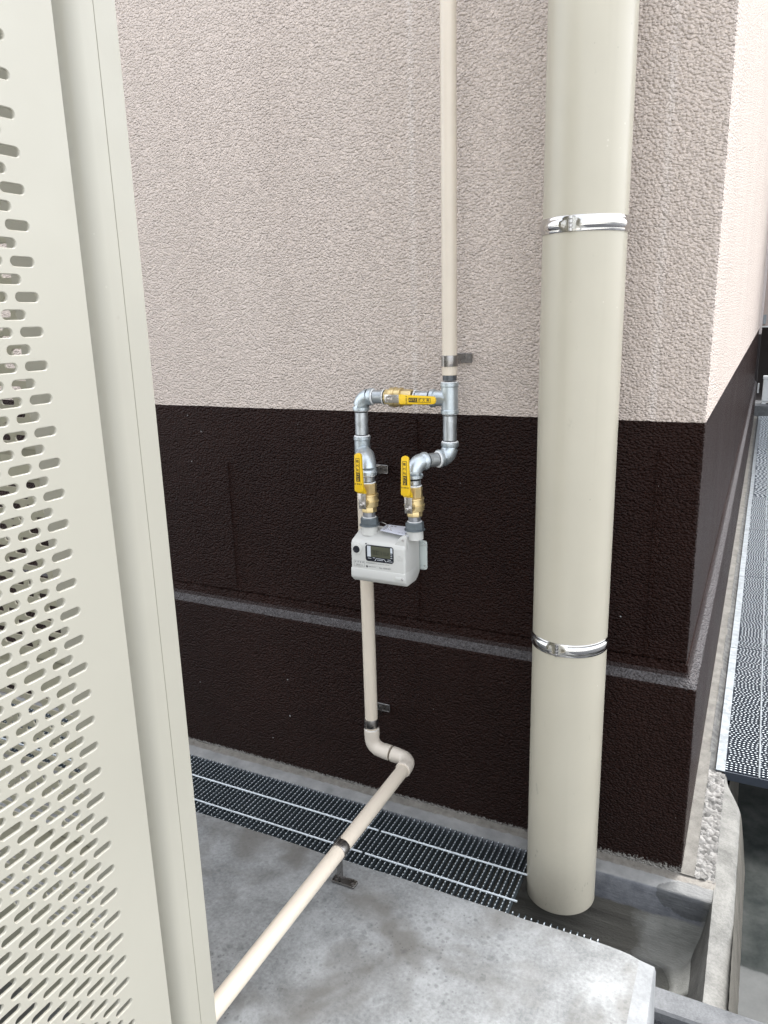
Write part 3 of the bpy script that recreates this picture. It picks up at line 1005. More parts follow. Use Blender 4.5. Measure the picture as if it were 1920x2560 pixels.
lo = thing('gas_pipe', 'cream gas pipe from behind the meter, bending out across the grating to the cabinet', 'gas pipe', (XL, GY, 0.19))
EZ = 0.203
E1 = Vector((XL, GY, EZ))
E2 = Vector((-0.690, GY, EZ - 0.012))
FZ = 0.187
mb = MB()
mb.lathe((XL, GY, EZ + 0.046), (0, 0, 1), [(0, RB), (0.73, RB)], 28)
mb.build('riser', M['beigepipe'], lo)
mb = MB()
fitting_elbow(mb, E1, (0, 0, 1), (1, 0, -0.1), 0.056, 0.055, 0.0203, 0.030, 0.0008, 0.018, 28)
mb.build('elbow', M['pvc'], lo)
mb = MB()
fitting_elbow(mb, E2, (-1, 0, 0.1), (0, -1, 0), 0.056, 0.052, 0.0200, 0.030, 0.0010, 0.018, 28)
mb.build('elbow', M['pvc'], lo)
mb = MB()
mb.sweep([(E2.x, E2.y - 0.04, E2.z), (E2.x, -1.25, FZ - 0.002)], RB, 28)
mb.build('floor_run', M['beigepipe'], lo)
mb = MB()
mb.lathe((XL, GY, EZ + 0.0545), (0, 0, 1), [(0, 0.0185), (0.003, 0.0185)], 24)
mb.build('seal', M['tape'], lo)

loop = thing('pipe_loop', 'galvanized steel bypass loop of elbows and tees above the gas meter', 'pipe loop', (-0.69, GY, 1.1))
RF = 0.0196
TZ = 1.166            # level of the bypass
BZ = 1.027            # level of the branches to the meter
MYV = -0.175          # the valves stand here
VL, VR = -0.748, -0.6285
def ring(mb, P, ax, r, wd, n=24):
    ax = Vector(ax).normalized()
    mb.lathe(Vector(P), ax, [(0, r - 0.0012), (0.0012, r), (wd - 0.0012, r), (wd, r - 0.0012)], n)

# right tee
mb = MB()
mb.lathe((XR, GY, TZ - 0.035), (0, 0, 1), [(0, RF + 0.0005), (0.001, RF + 0.0016), (0.008, RF + 0.0016), (0.010, RF), (0.062, RF), (0.064, RF + 0.0016), (0.071, RF + 0.0016), (0.072, RF + 0.0005)], 28)
mb.lathe((XR, GY, TZ), (-1, 0, 0), [(0.0, RF - 0.001), (0.014, RF - 0.001), (0.0205, RF - 0.0015), (0.036, RF - 0.001), (0.038, RF + 0.0016), (0.046, RF + 0.0016), (0.047, RF + 0.0004)], 28)
mb.build('tee', M['zinc'], loop)
# top left elbow
mb = MB()
fitting_elbow(mb, (XL, GY, TZ), (1, 0, 0), (0, 0, -1), 0.033, 0.034, RF, 0.026)
mb.build('elbow', M['zinc'], loop)
# left tee with its swung branch
dl = (Vector((VL, MYV, 0)) - Vector((XL, GY, 0))).normalized()
dr = (Vector((VR, MYV, 0)) - Vector((XR, GY, 0))).normalized()
mb = MB()
mb.lathe((XL, GY, BZ - 0.040), (0, 0, 1), [(0, RF + 0.0005), (0.001, RF + 0.0016), (0.008, RF + 0.0016), (0.010, RF), (0.071, RF), (0.073, RF + 0.0016), (0.080, RF + 0.0016), (0.081, RF + 0.0004)], 28)
mb.lathe((XL, GY, BZ), dl, [(0.0, RF - 0.001), (0.032, RF - 0.001), (0.034, RF + 0.0016), (0.042, RF + 0.0016), (0.043, RF + 0.0004)], 28)
mb.build('tee', M['zinc'], loop)
mb = MB()
fitting_elbow(mb, (VL, MYV, BZ), -dl, (0, 0, -1), 0.050, 0.036, RF + 0.001, 0.027)
mb.build('elbow', M['zinc'], loop)
# right pair of elbows
mb = MB()
fitting_elbow(mb, (XR, GY, BZ + 0.001), (0, 0, 1), dr, 0.036, 0.034, RF, 0.026)
mb.build('elbow', M['zinc'], loop)
mb = MB()
fitting_elbow(mb, (VR, MYV, BZ), -dr, (0, 0, -1), 0.034, 0.036, RF, 0.026)
mb.build('elbow', M['zinc'], loop)
# straight nipples with dark thread ends
def nipple(P, Q, r=RG):
    P, Q = Vector(P), Vector(Q)
    d = (Q - P)
    L = d.length
    d.normalize()
    mb = MB()
    mb.sweep([P + d * 0.005, Q - d * 0.005], r, 24)
    o = mb.build('nipple', M['zincpipe'], loop)
    for A, s in ((P, 1), (Q, -1)):
        t = MB()
        prof = []
        for k in range(4):
            prof += [(k * 0.0016, r - 0.0012), (k * 0.0016 + 0.0008, r - 0.0001)]
        t.lathe(A - d * s * 0.0005, d * s, prof, 20)
        t.build('thread', M['thread'], o)
nipple((XL, GY, TZ - 0.034), (XL, GY, BZ + 0.041))
nipple((XR, GY, TZ - 0.035), (XR, GY, BZ + 0.037))
nipple((XL + 0.033, GY, TZ), (-0.7395, GY, TZ))
nipple((-0.6605, GY, TZ), (XR - 0.047, GY, TZ))
A = Vector((XR, GY, BZ)) + dr * 0.034
B = Vector((VR, MYV, BZ)) - dr * 0.034
nipple(A, B)
A = Vector((XL, GY, BZ)) + dl * 0.043
B = Vector((VL, MYV, BZ)) - dl * 0.050
nipple(A, B)
nipple((VL, MYV, BZ - 0.036), (VL, MYV, BZ - 0.056))
nipple((VR, MYV, BZ - 0.036), (VR, MYV, BZ - 0.056))
# white seal tape squeezed out at the joints
for P, ax, r, wd in (((XL + 0.033, GY, TZ), (1, 0, 0), 0.0172, 0.0035), ((-0.7395, GY, TZ), (-1, 0, 0), 0.0172, 0.0035),
                     ((-0.6605, GY, TZ), (1, 0, 0), 0.0170, 0.003), ((XL, GY, TZ - 0.034), (0, 0, -1), 0.0168, 0.002),
                     ((XL, GY, BZ + 0.0405), (0, 0, 1), 0.0176, 0.003), ((XR, GY, TZ + 0.0365), (0, 0, 1), 0.0172, 0.002),
                     ((XR, GY, TZ - 0.035), (0, 0, -1), 0.0168, 0.002), ((XR, GY, BZ + 0.0365), (0, 0, 1), 0.0178, 0.003),
                     (Vector((XR, GY, BZ)) + dr * 0.0335, dr, 0.0178, 0.0035), (Vector((XL, GY, BZ)) + dl * 0.0425, dl, 0.0180, 0.0035),
                     ((VL, MYV, BZ - 0.0355), (0, 0, -1), 0.0165, 0.004), ((VL, MYV, BZ - 0.056), (0, 0, 1), 0.0160, 0.003),
                     ((VR, MYV, BZ - 0.056), (0, 0, 1), 0.0160, 0.0035)):
    mb = MB()
    ax = Vector(ax).normalized()
    a_, b_ = frame(ax)
    r *= 1.08
    vs = []
    n = 30
    for (t, dr_) in ((0, 0), (wd * 0.4, 0.0006), (wd, -0.0006), (wd * 1.05, -0.003)):
        for k in range(n):
            an = 2 * PI * k / n
            jr = 0.0005 * math.sin(k * 2.7 + wd * 900) if t > 0 else 0
            vs.append(Vector(P) + ax * (t + jr * 0.8) + (a_ * math.cos(an) + b_ * math.sin(an)) * (r + dr_ + jr * 0.4))
    mb.add(vs, [(i * n + k, i * n + (k + 1) % n, (i + 1) * n + (k + 1) % n, (i + 1) * n + k) for i in range(3) for k in range(n)])
    mb.build('seal_tape', M['tape'], loop)

# ------------------------------------------------------------------ ball valves (local frame: axis z, stem towards -y, lever up)
def glyph(mb, strokes, x0, y0, s, wd, mapper):
    for (a, b, c, d) in strokes:
        p, q = Vector((x0 + a * s, y0 + b * s)), Vector((x0 + c * s, y0 + d * s))
        t = (q - p).normalized()
        nn = Vector((-t.y, t.x)) * wd / 2
        p, q = p - t * wd / 3, q + t * wd / 3
        mb.add([mapper(*(p + nn)), mapper(*(p - nn)), mapper(*(q - nn)), mapper(*(q + nn))], [(0, 1, 2, 3)])
GA = [(-.4, .25, .25, .25), (.25, .25, .15, -.42), (.15, -.42, 0, -.36), (-.05, .5, -.08, .1), (-.08, .1, -.42, -.42), (.32, .52, .40, .38), (.44, .55, .52, .42)]
SU = [(-.35, .4, .32, .4), (.32, .4, 0, -.05), (0, -.05, -.42, -.42), (.02, -.08, .42, -.42)]
YO = [(-.32, .45, .38, .45), (-.32, .45, -.34, -.2), (-.34, -.2, -.45, -.45), (.38, .45, .38, -.45), (-.32, .15, .38, .15), (-.34, -.15, .38, -.15), (.03, .45, .03, -.45)]

valve = thing('ball_valve', 'upright brass gas valve with yellow lever, left one over the meter', 'ball valve', (VL, MYV, 0.926), 'brass gas valves with yellow levers', local=True)
mb = MB()
mb.lathe((0, 0, -0.0135), (0, 0, 1), [(0, 0.0175), (0.002, 0.0230), (0.013, 0.0234), (0.0135, 0.0246), (0.0158, 0.0246), (0.0163, 0.0228), (0.028, 0.0220), (0.0295, 0.0236), (0.0318, 0.0232), (0.033, 0.0180)], 30)
mb.build('body', M['brass'], valve)
mb = MB()
mb.lathe((0, 0, 0.019), (0, 0, 1), [(0, 0.0185), (0.001, 0.0194), (0.0245, 0.0194), (0.0265, 0.0178)], 8, phase=0.2)
mb.build('hex_end', M['brass'], valve)
mb = MB()
mb.lathe((0, 0, -0.0130), (0, 0, -1), [(0, 0.0180), (0.001, 0.0186), (0.0115, 0.0186), (0.0130, 0.0170)], 8, phase=0.2)
mb.build('hex_end', M['brass'], valve)
mb = MB()
mb.lathe((0, -0.012, 0), (0, -1, 0), [(0, 0.0125), (0.008, 0.0115), (0.0165, 0.0085), (0.019, 0.0085)], 24)
mb.build('stem_boss', M['brass'], valve)
lev = MB()
lev.prism([(-0.0095, -0.012), (0.0095, -0.012), (0.0095, 0.032), (-0.0095, 0.032)], 1, -0.0345, -0.0320, 0.0006)
# bent neck from the plate out to the grip
lev.prism([(-0.0345, 0.0285), (-0.0320, 0.0285), (-0.0432, 0.0400), (-0.0455, 0.0395)], 0, -0.0095, 0.0095)
lo_ = lev.build('lever', M['steel'], valve)
grip = MB()
def pill(w0, w1, z0, z1, n=8):
    pts = []
    for i in range(n + 1):
        an = PI * i / n
        pts.append((math.cos(an) * w1, z1 - w1 * 0.75 + math.sin(an) * w1 * 0.75))
    pts += [(-w0, z0 + 0.003), (-w0 + 0.003, z0), (w0 - 0.003, z0), (w0, z0 + 0.003)]
    return pts
grip.prism(pill(0.0112, 0.0088, 0.033, 0.1245), 1, -0.0500, -0.0420, 0.0022, seg=2)
# sleeve round the bend
grip.prism([(-0.0490, 0.0400), (-0.0440, 0.0470), (-0.0300, 0.0330), (-0.0300, 0.0250), (-0.0370, 0.0262)], 0, -0.0108, 0.0108, 0.0015)
gr = grip.build('grip', M['yellow'], lo_)
mapL = lambda tx, ty: (-ty, -0.0503, tx)
pr_ = MB()
X0 = 0.058
pr_.add([mapL(*p) for p in ((X0, -0.0052), (X0 + 0.0215, -0.0052), (X0 + 0.0215, 0.0052), (X0, 0.0052))], [(0, 1, 2, 3)])
def line(mb, p, q, wd, mp):
    glyph(mb, [(p[0], p[1], q[0], q[1])], 0, 0, 1, wd, mp)
bx0, bx1 = X0 + 0.0215, X0 + 0.0545
for p, q in (((bx0, 0.0048), (bx1, 0.0048)), ((bx0, -0.0048), (bx1, -0.0048)), ((bx1, -0.0048), (bx1, 0.0048))):
    line(pr_, p, q, 0.0009, mapL)
for g, cx in ((GA, bx0 + 0.0055), (SU, bx0 + 0.0160), (YO, bx0 + 0.0265)):
    glyph(pr_, g, cx, 0, 0.0066, 0.0010, mapL)
# double arrow between a circle and a bar
line(pr_, (X0 - 0.006, -0.0035), (X0 - 0.006, 0.0035), 0.0010, mapL)
for s in (-1, 1):
    line(pr_, (X0 - 0.006, s * 0.0035), (X0 - 0.0075, s * 0.0018), 0.0009, mapL)
    line(pr_, (X0 - 0.006, s * 0.0035), (X0 - 0.0045, s * 0.0018), 0.0009, mapL)
    line(pr_, (X0 - 0.0075, s * 0.0066), (X0 - 0.0045, s * 0.0066), 0.0009, mapL)
    line(pr_, (X0 - 0.0075, s * 0.0085), (X0 - 0.0045, s * 0.0085), 0.0009, mapL)
pr_.build('print', M['black'], gr, recalc=False)
tm = text_mesh("KITZ", 0.0088, lambda x, y: (-y, -0.0506, x + X0 + 0.0107), 'lettering', None, None)
tm.build('lettering', M['yellow'], gr, recalc=False, smooth=0)
mb = MB()
mb.lathe((0, -0.0346, 0), (0, -1, 0), [(0, 0.0085), (0.001, 0.0085), (0.0011, 0.0068), (0.006, 0.0068)], 6)
mb.lathe((0, -0.0405, 0), (0, -1, 0), [(0, 0.0036), (0.005, 0.0036), (0.006, 0.0028)], 14)
mb.build('stem_nut', M['steel'], lo_)
v2 = copy_tree(valve)
v2.location = (VR, MYV, 0.926)
v2['label'] = 'upright brass gas valve with yellow lever, right one over the meter'
v3 = copy_tree(valve)
v3.location = (-0.7125, GY, TZ)
v3.rotation_euler = (0, PI / 2, 0)
v3['label'] = 'sideways brass gas valve with lever lying flat, in the bypass pipe across the top'

# ------------------------------------------------------------------ gas meter
meter = thing('gas_meter', 'light grey gas meter with small display window on the dark wall', 'gas meter', (-0.709, -0.17, 0.735))
MX0, MX1, MF = -0.781, -0.637, -0.215
mb = MB()
mb.prism([(-0.205, 0.7345), (MF, 0.747), (MF, 0.828), (-0.209, 0.8375), (-0.165, 0.8535), (-0.127, 0.8535), (-0.127, 0.747), (-0.145, 0.733)], 0, MX0, MX1, 0.0055, seg=3)
mb.build('housing', M['meter'], meter)
# front skirt step
mb = MB()
mb.prism([(-0.2045, 0.7325), (MF - 0.0016, 0.7450), (MF - 0.0016, 0.7680), (-0.21, 0.7690), (-0.15, 0.7690), (-0.15, 0.7325)], 0, MX0 - 0.0008, MX1 + 0.0008, 0.004, seg=2)
mb.build('lower_cover', M['meter'], meter)
# rounded port boss at the left, black port
mb = MB()
mb.lathe((-0.7640, MF + 0.004, 0.8155), (0, -1, 0), [(0, 0.0140), (0.0055, 0.0132), (0.0060, 0.0122)], 32)
mb.build('port_boss', M['meter'], meter)
mb = MB()
mb.lathe((-0.7640, MF - 0.0016, 0.8155), (0, -1, 0), [(0, 0.0090), (0.0014, 0.0088), (0.0018, 0.0080), (0.0018, 0.0062), (0.0008, 0.0056), (0.0008, 0.001)], 32)
mb.build('port', M['bezel'], meter)
# display window
def rrect(cx, cz, w_, h_, r, n=5):
    pts = []
    for (sx, sz, a0) in ((1, 1, 0), (-1, 1, PI / 2), (-1, -1, PI), (1, -1, 1.5 * PI)):
        for i in range(n + 1):
            a = a0 + PI / 2 * i / n
            pts.append((cx + sx * (w_ / 2 - r) + math.cos(a) * r, cz + sz * (h_ / 2 - r) + math.sin(a) * r))
    return pts
WXc, WZc = -0.7030, 0.8095
mb = MB()
mb.prism(rrect(WXc, WZc, 0.0740, 0.0405, 0.0065), 1, MF - 0.0012, MF + 0.001)
win = mb.build('display_window', M['bezel'], meter, smooth=20)
mb = MB()
mb.box((WXc - 0.0225, MF - 0.0016, WZc - 0.0085), (WXc + 0.0290, MF - 0.0011, WZc + 0.0180))
mb.build('screen', M['lcd'], win)
mb = MB()
mb.box((WXc - 0.0320, MF - 0.0016, WZc - 0.0085), (WXc - 0.0228, MF - 0.0011, WZc + 0.0180))
mb.box((WXc + 0.0293, MF - 0.0016, WZc + 0.0055), (WXc + 0.0345, MF - 0.0011, WZc + 0.0180))
for k in range(3):
    mb.box((WXc + 0.0295, MF - 0.0016, WZc + 0.0015 - k * 0.0045), (WXc + 0.0340, MF - 0.0011, WZc + 0.0028 - k * 0.0045))
mpM = lambda x, z, d=0.0017: (x, MF - d, z)
for p, q in (((-0.012, -0.0175), (-0.008, -0.0115)), ((-0.008, -0.0115), (0.012, -0.0115)), ((0.012, -0.0115), (0.018, -0.0175)), ((-0.030, -0.0125), (-0.022, -0.0125)),
             ((-0.006, -0.0150), (0.009, -0.0150)), ((0.020, -0.0155), (0.034, -0.0155)), ((0.022, -0.0115), (0.030, -0.0115)), ((-0.017, -0.0105), (-0.012, -0.0105))):
    glyph(mb, [(p[0], p[1], q[0], q[1])], WXc, WZc, 1, 0.0011, mpM)
mb.build('window_print', M['lcdwhite'], win, smooth=0)
# seven-segment digits 00.005
seg = MB()
SEG = {'a': (-.5, 1, .5, 1), 'b': (.5, 1, .5, 0), 'c': (.5, 0, .5, -1), 'd': (-.5, -1, .5, -1), 'e': (-.5, 0, -.5, -1), 'f': (-.5, 1, -.5, 0), 'g': (-.5, 0, .5, 0)}
DIG = {'0': 'abcdef', '5': 'acdfg', '2': 'abged', '1': 'bc'}
for k, (ch, sc) in enumerate((('0', 1), ('0', 1), ('0', 1), ('1', 1), ('1', 1), ('5', .7), ('2', .7))):
    cx = WXc - 0.0165 + k * 0.0066
    glyph(seg, [SEG[s] for s in DIG[ch]], cx, WZc + 0.0030 - (1 - sc) * 0.004, 0.0046 * sc, 0.0010, lambda x, z: (x, MF - 0.0018, z))
seg.build('digits', M['lcddig'], win, smooth=0)
# push button
mb = MB()
mb.lathe((-0.6510, MF + 0.001, 0.8050), (0, -1, 0), [(0, 0.0072), (0.0016, 0.0070), (0.0017, 0.0060), (0.0010, 0.0056), (0.0016, 0.0050)], 28)
mb.build('button', M['meter'], meter)
# indicator dot
mb = MB()
mb.lathe((-0.7385, MF + 0.0005, 0.8315), (0, -1, 0), [(0, 0.0018), (0.0012, 0.0018), (0.0013, 0.0009)], 14)
mb.build('indicator', M['ink'], meter)
# printed plate
ink = MB()
mpI = lambda x, z: (x, MF - 0.0004, z)
for p, q in (((-0.7720, 0.7870), (-0.7440, 0.7870)), ((-0.7440, 0.7870), (-0.7440, 0.7725)), ((-0.7440, 0.7725), (-0.7720, 0.7725)), ((-0.7720, 0.7725), (-0.7720, 0.7870))):
    glyph(ink, [(p[0], p[1], q[0], q[1])], 0, 0, 1, 0.0004, mpI)
KAN = [[(-.4, .4, .4, .4), (0, .4, 0, -.45), (-.4, 0, .4, 0), (-.4, -.45, .4, -.45)], [(-.4, .3, .4, .3), (-.3, .3, -.3, -.4), (.3, .3, .3, -.4), (-.3, -.05, .3, -.05), (-.3, -.4, .3, -.4)],
       [(-.4, .45, .4, .45), (0, .45, 0, -.45), (-.4, -.45, .4, -.45), (-.3, .0, .3, .0)], [(-.35, .45, .35, .45), (-.35, .45, -.4, -.45), (.35, .45, .35, -.45), (-.35, .1, .35, .1), (-.35, -.2, .35, -.2)]]
for k in range(4):
    glyph(ink, KAN[k], -0.7680 + k * 0.0067, 0.7838, 0.0030, 0.0005, mpI)
ink.build('stamp_frame', M['ink'], meter, recalc=False, smooth=0)
for body, sz, x, z, al in (("2033. 6", 0.0058, -0.7580, 0.7763, 'CENTER'), ("EDAAEDMT-E", 0.0046, -0.7395, 0.7845, 'LEFT'), ("Max. 3000 Pmax 10kPa 0.7L", 0.0027, -0.7085, 0.7842, 'LEFT'),
                           ("SBK10T1911", 0.0036, -0.7325, 0.7752, 'LEFT'), ("No 10051621", 0.0056, -0.7045, 0.7750, 'LEFT')):
    tmb = text_mesh(body, sz, lambda tx, ty, x=x, z=z: (x + tx, MF - 0.0004, z + ty), 'lettering', None, None, al)
    tmb.build('lettering', M['ink'], meter, recalc=False, smooth=0)
mb = MB()
mb.lathe((-0.7375, MF - 0.0003, 0.7752), (0, -1, 0), [(0, 0.0026), (0.0002, 0.0026), (0.0002, 0.0018), (0.0001, 0.0012), (0.0001, 0.0005)], 18, caps=False)
mb.build('round_mark', M['ink'], meter)
# screw ear at top right, screw recess at bottom right
mb = MB()
mb.prism([(-0.667, 0.8350), (-0.650, 0.8560), (-0.641, 0.8600), (-0.6362, 0.8600), (-0.6362, 0.8200)], 1, -0.2100, -0.1980, 0.0025)
mb.build('screw_ear', M['meter'], meter)
for P in ((-0.6435, -0.2105, 0.8490), (-0.6440, MF - 0.002, 0.7545)):
    mb = MB()
    mb.lathe(P, (0, -1, 0), [(0, 0.0032), (0.0015, 0.0030), (0.0022, 0.0018), (0.0012, 0.0012)], 12)
    mb.build('screw', M['steel'], meter)
mb = MB()
mb.prism(rrect(-0.6515, 0.7535, 0.0250, 0.0095, 0.0045), 1, MF - 0.0028, MF + 0.002, 0.0008)
mb.prism(rrect(-0.6500, 0.7535, 0.0200, 0.0055, 0.0026), 1, MF - 0.0032, MF - 0.002, 0.0003)
mb.build('screw_recess', M['meter'], meter)
# necks, unions, tail pieces
for x in (VL, VR):
    mb = MB()
    mb.lathe((x, MYV, 0.845), (0, 0, 1), [(0, 0.0205), (0.010, 0.0200), (0.021, 0.0198), (0.022, 0.0185)], 28)
    mb.build('neck', M['meter'], meter)
    mb = MB()
    mb.lathe((x, MYV, 0.8665), (0, 0, 1), [(0, 0.0215), (0.0005, 0.0236), (0.0030, 0.0236), (0.0038, 0.0216), (0.018, 0.0216), (0.0205, 0.0194), (0.0206, 0.0125)], 8, phase=0.25)
    mb.lathe((x, MYV, 0.8660), (0, 0, 1), [(0, 0.0225), (0.0005, 0.0246), (0.0028, 0.0246), (0.0040, 0.0220)], 28)
    mb.build('union_nut', M['union'], meter)
    mb = MB()
    mb.lathe((x, MYV, 0.880), (0, 0, 1), [(0, 0.0150), (0.0225, 0.0150)], 10, phase=0.1)
    mb.build('tail_piece', M['nipple'], meter)
    mb = MB()
    mb.lathe((x, MYV, 0.8870), (0, 0, 1), [(0, 0.0172), (0.0012, 0.0165), (0.0014, 0.013)], 24)
    mb.build('washer', M['tape'], meter)
# bracket at the rear right
mb = MB()
mb.prism(rrect(-0.6375, 0.7870, 0.030, 0.074, 0.006), 1, -0.1185, -0.1160)
mb.prism(rrect(-0.6375, 0.7870, 0.030, 0.074, 0.006), 1, -0.1195, -0.1150)
fl = MB()
fl.prism(rrect(-0.6375, 0.7870, 0.0310, 0.0750, 0.0065), 1, -0.1200, -0.1165, 0.0009)
for dz in (-0.030, 0.030):
    fl.box((-0.637, -0.1270, 0.787 + dz - 0.003), (-0.626, -0.1195, 0.787 + dz + 0.003), 0.001)
fl.build('mounting_bracket', M['metergrey'], meter)
for dz in (-0.027, 0.027):
    mb = MB()
    mb.lathe((-0.6275, -0.1200, 0.787 + dz), (0, -1, 0), [(0, 0.0028), (0.0012, 0.0025), (0.0012, 0.001)], 10)
    mb.build('screw', M['steel'], meter)
# paper tag lying on the top with its wire
tg = thing('paper_tag', 'small pale paper tag tied by wire on top of the gas meter', 'tag', (-0.675, -0.18, 0.862))
mb = MB()
pts = [(-0.7135, -0.188, 0.8600), (-0.6360, -0.196, 0.8545), (-0.6370, -0.150, 0.8640), (-0.7140, -0.150, 0.8650)]
mb.add(pts + [(x, y, z - 0.0006) for x, y, z in pts], [(0, 1, 2, 3), (7, 6, 5, 4), (0, 4, 5, 1), (1, 5, 6, 2), (2, 6, 7, 3), (3, 7, 4, 0)])
mb.build('card', M['paper'], tg)
mb = MB()
for k in range(4):
    for j in range(7):
        u0, u1 = 0.05 + j * 0.13, 0.05 + j * 0.13 + random.uniform(0.05, 0.10)
        vv = 0.2 + k * 0.19
        P0 = Vector(pts[0]).lerp(Vector(pts[3]), vv)
        P1 = Vector(pts[1]).lerp(Vector(pts[2]), vv)
        a, b = P0.lerp(P1, u0), P0.lerp(P1, u1)
        off = Vector((0, 0, 0.0003))
        wv = Vector((0, 0.003, 0.0004))
        mb.add([a + off, b + off, b + off + wv, a + off + wv], [(0, 1, 2, 3)])
mb.build('print', M['ink'], tg, recalc=False, smooth=0)
mb = MB()
mb.sweep([(-0.730, -0.165, 0.868), (-0.722, -0.172, 0.8755), (-0.712, -0.178, 0.8775), (-0.700, -0.182, 0.8755), (-0.691, -0.184, 0.870), (-0.686, -0.182, 0.8605)], 0.0007, 6)
mb.sweep([(-0.637, -0.170, 0.860), (-0.632, -0.172, 0.862), (-0.628, -0.188, 0.862)], 0.0007, 6)
mb.build('wire', M['steel'], tg)

# ------------------------------------------------------------------ pipe clamps (local frame: pipe axis z through the origin, leg towards +y of length L)
def clamp(L, label, pa=-0.024, pb=0.013, plate_w=0.021, hinge=0.35):
    root = thing('pipe_clamp', label, 'pipe clamp', (0, 0, 0), 'steel clamps on the cream pipes', local=True)
    r0, r1, hh = 0.0174, 0.0188, 0.0122
    mb = MB()
    mb.lathe((0, 0, -hh), (0, 0, 1), [(0, r0), (0, r1), (0.0012, r1 + 0.0004), (2 * hh - 0.0012, r1 + 0.0004), (2 * hh, r1), (2 * hh, r0)], 40, caps=False)
    mb.build('band', M['clampsteel'], root)
    mb = MB()
    a0 = -PI / 2 - hinge
    c, s = math.cos(a0), math.sin(a0)
    for k in range(3):
        mb.lathe((c * 0.0212, s * 0.0212, -0.0118 + k * 0.0082), (0, 0, 1), [(0, 0.0036), (0.0074, 0.0036)], 12)
    mb.build('hinge', M['clampsteel'], root)
    mb = MB()
    mb.box((-0.004, 0.012, -0.0115), (-0.0022, L - 0.003, 0.0115), 0.0003)
    mb.box((-0.009, 0.012, -0.0095), (-0.0072, 0.034, 0.0095), 0.0003)
    mb.build('leg', M['clampsteel'], root)
    mb = MB()
    mb.box((pa, L - 0.0045, -plate_w / 2), (pb, L - 0.0008, plate_w / 2), 0.0010)
    for z in (-1, 1):
        mb.box((pa, L - 0.0070, z * plate_w / 2 - 0.0012), (pb, L - 0.0012, z * plate_w / 2 + 0.0012), 0.0008)
    for x in (pa, pb):
        mb.box((x - 0.0012, L - 0.0070, -plate_w / 2), (x + 0.0012, L - 0.0012, plate_w / 2), 0.0008)
    mb.build('base_plate', M['clampsteel'], root)
    for x in (pa + 0.008, pb - 0.008):
        mb = MB()
        mb.lathe((x, L - 0.0045, 0), (0, -1, 0), [(0, 0.0042), (0.0018, 0.0038), (0.0022, 0.002), (0.0006, 0.0016)], 14)
        mb.build('screw', M['clampsteel'], root)
    mb = MB()
    mb.lathe((-0.012, 0.027, 0), (1, 0, 0), [(0, 0.0045), (0.003, 0.0045)], 6)
    mb.lathe((-0.0022, 0.027, 0), (1, 0, 0), [(0, 0.0050), (0.0025, 0.0048)], 14)
    mb.build('bolt', M['clampsteel'], root)
    return root
c1 = clamp(0.118, 'steel clamp on the tall cream pipe over the beige wall')
c1.location = (XR, GY, 1.252)
c2 = clamp(0.117, 'steel clamp mostly hidden behind the left elbow above the meter')
c2.location = (XL, GY, 0.963)
c3 = clamp(0.091, 'steel clamp low on the dark wall, right above the cream elbow')
c3.location = (XL, GY, 0.279)
c4 = clamp(0.0868, 'steel clamp holding the cream pipe above the concrete pad', -0.020, 0.036)
c4.location = (E2.x, -0.478, 0.1890)
# pipe axis -> y, leg -> -z
c4.rotation_euler = (-PI / 2, 0, 0)

# ------------------------------------------------------------------ downpipe
DX, DY, DR = -0.270, -0.120, 0.0830
dp = thing('downpipe', 'wide beige grey downpipe ending open above the trench', 'downpipe', (DX, DY, -0.05))
mb = MB()
mb.lathe((DX, DY, -0.052), (0, 0, 1), [(0.0, DR - 0.0045), (0.0, DR - 0.0008), (0.0010, DR), (3.2, DR)], 96, caps=False)
mb.lathe((DX, DY, -0.052), (0, 0, 1), [(0.0, DR - 0.0045), (3.2, DR - 0.0045)], 64, caps=False)
mb.build('pipe', M['down'], dp)
def band(z, label):
    root = thing('pipe_band', label, 'pipe band', (DX, DY, z), 'polished steel bands around the downpipe', local=True)
    h = 0.0148
    prof = [(-h, DR + 0.0003), (-h, DR + 0.0016), (-h + 0.0010, DR + 0.0022), (-h + 0.0050, DR + 0.0022), (-h + 0.0075, DR + 0.0042), (-0.003, DR + 0.0054), (0.003, DR + 0.0054),
            (h - 0.0075, DR + 0.0042), (h - 0.0050, DR + 0.0022), (h - 0.0010, DR + 0.0022), (h, DR + 0.0016), (h, DR + 0.0003)]
    mb = MB()
    n = 140
    vs = []
    a0 = R(-96)
    for (t, r) in prof:
        for k in range(n):
            an = 2 * PI * k / n
            dd = abs((an - a0 + PI) % (2 * PI) - PI)
            q = min(1.0, max(0.0, (dd - R(7)) / R(7)))
            rr = r if r < DR + 0.0024 else DR + 0.0022 + (r - DR - 0.0022) * q
            vs.append((math.cos(an) * rr, math.sin(an) * rr, t))
    mb.add(vs, [(i * n + k, i * n + (k + 1) % n, (i + 1) * n + (k + 1) % n, (i + 1) * n + k) for i in range(len(prof) - 1) for k in range(n)])
    mb.build('strap', M['chrome'], root)
    mb = MB()
    c, s = math.cos(a0), math.sin(a0)
    for k in range(4):
        mb.lathe((c * (DR + 0.0035), s * (DR + 0.0035), -h + 0.0004 + k * 0.0074), (0, 0, 1), [(0, 0.0030), (0.0006, 0.0036), (0.0060, 0.0036), (0.0066, 0.0030)], 12)
    mb.build('hinge', M['hinge'], root)
    mb = MB()
    mb.box((-0.004, DR, -0.012), (0.004, 0.146, 0.012))
    mb.box((-0.025, 0.1395, -0.014), (0.025, 0.1455, 0.014))
    mb.build('wall_bracket', M['steel'], root)
    return root
band(1.517, 'polished steel band high on the downpipe, before the beige wall')
b2 = band(0.635, 'polished steel band low on the downpipe, before the dark wall')

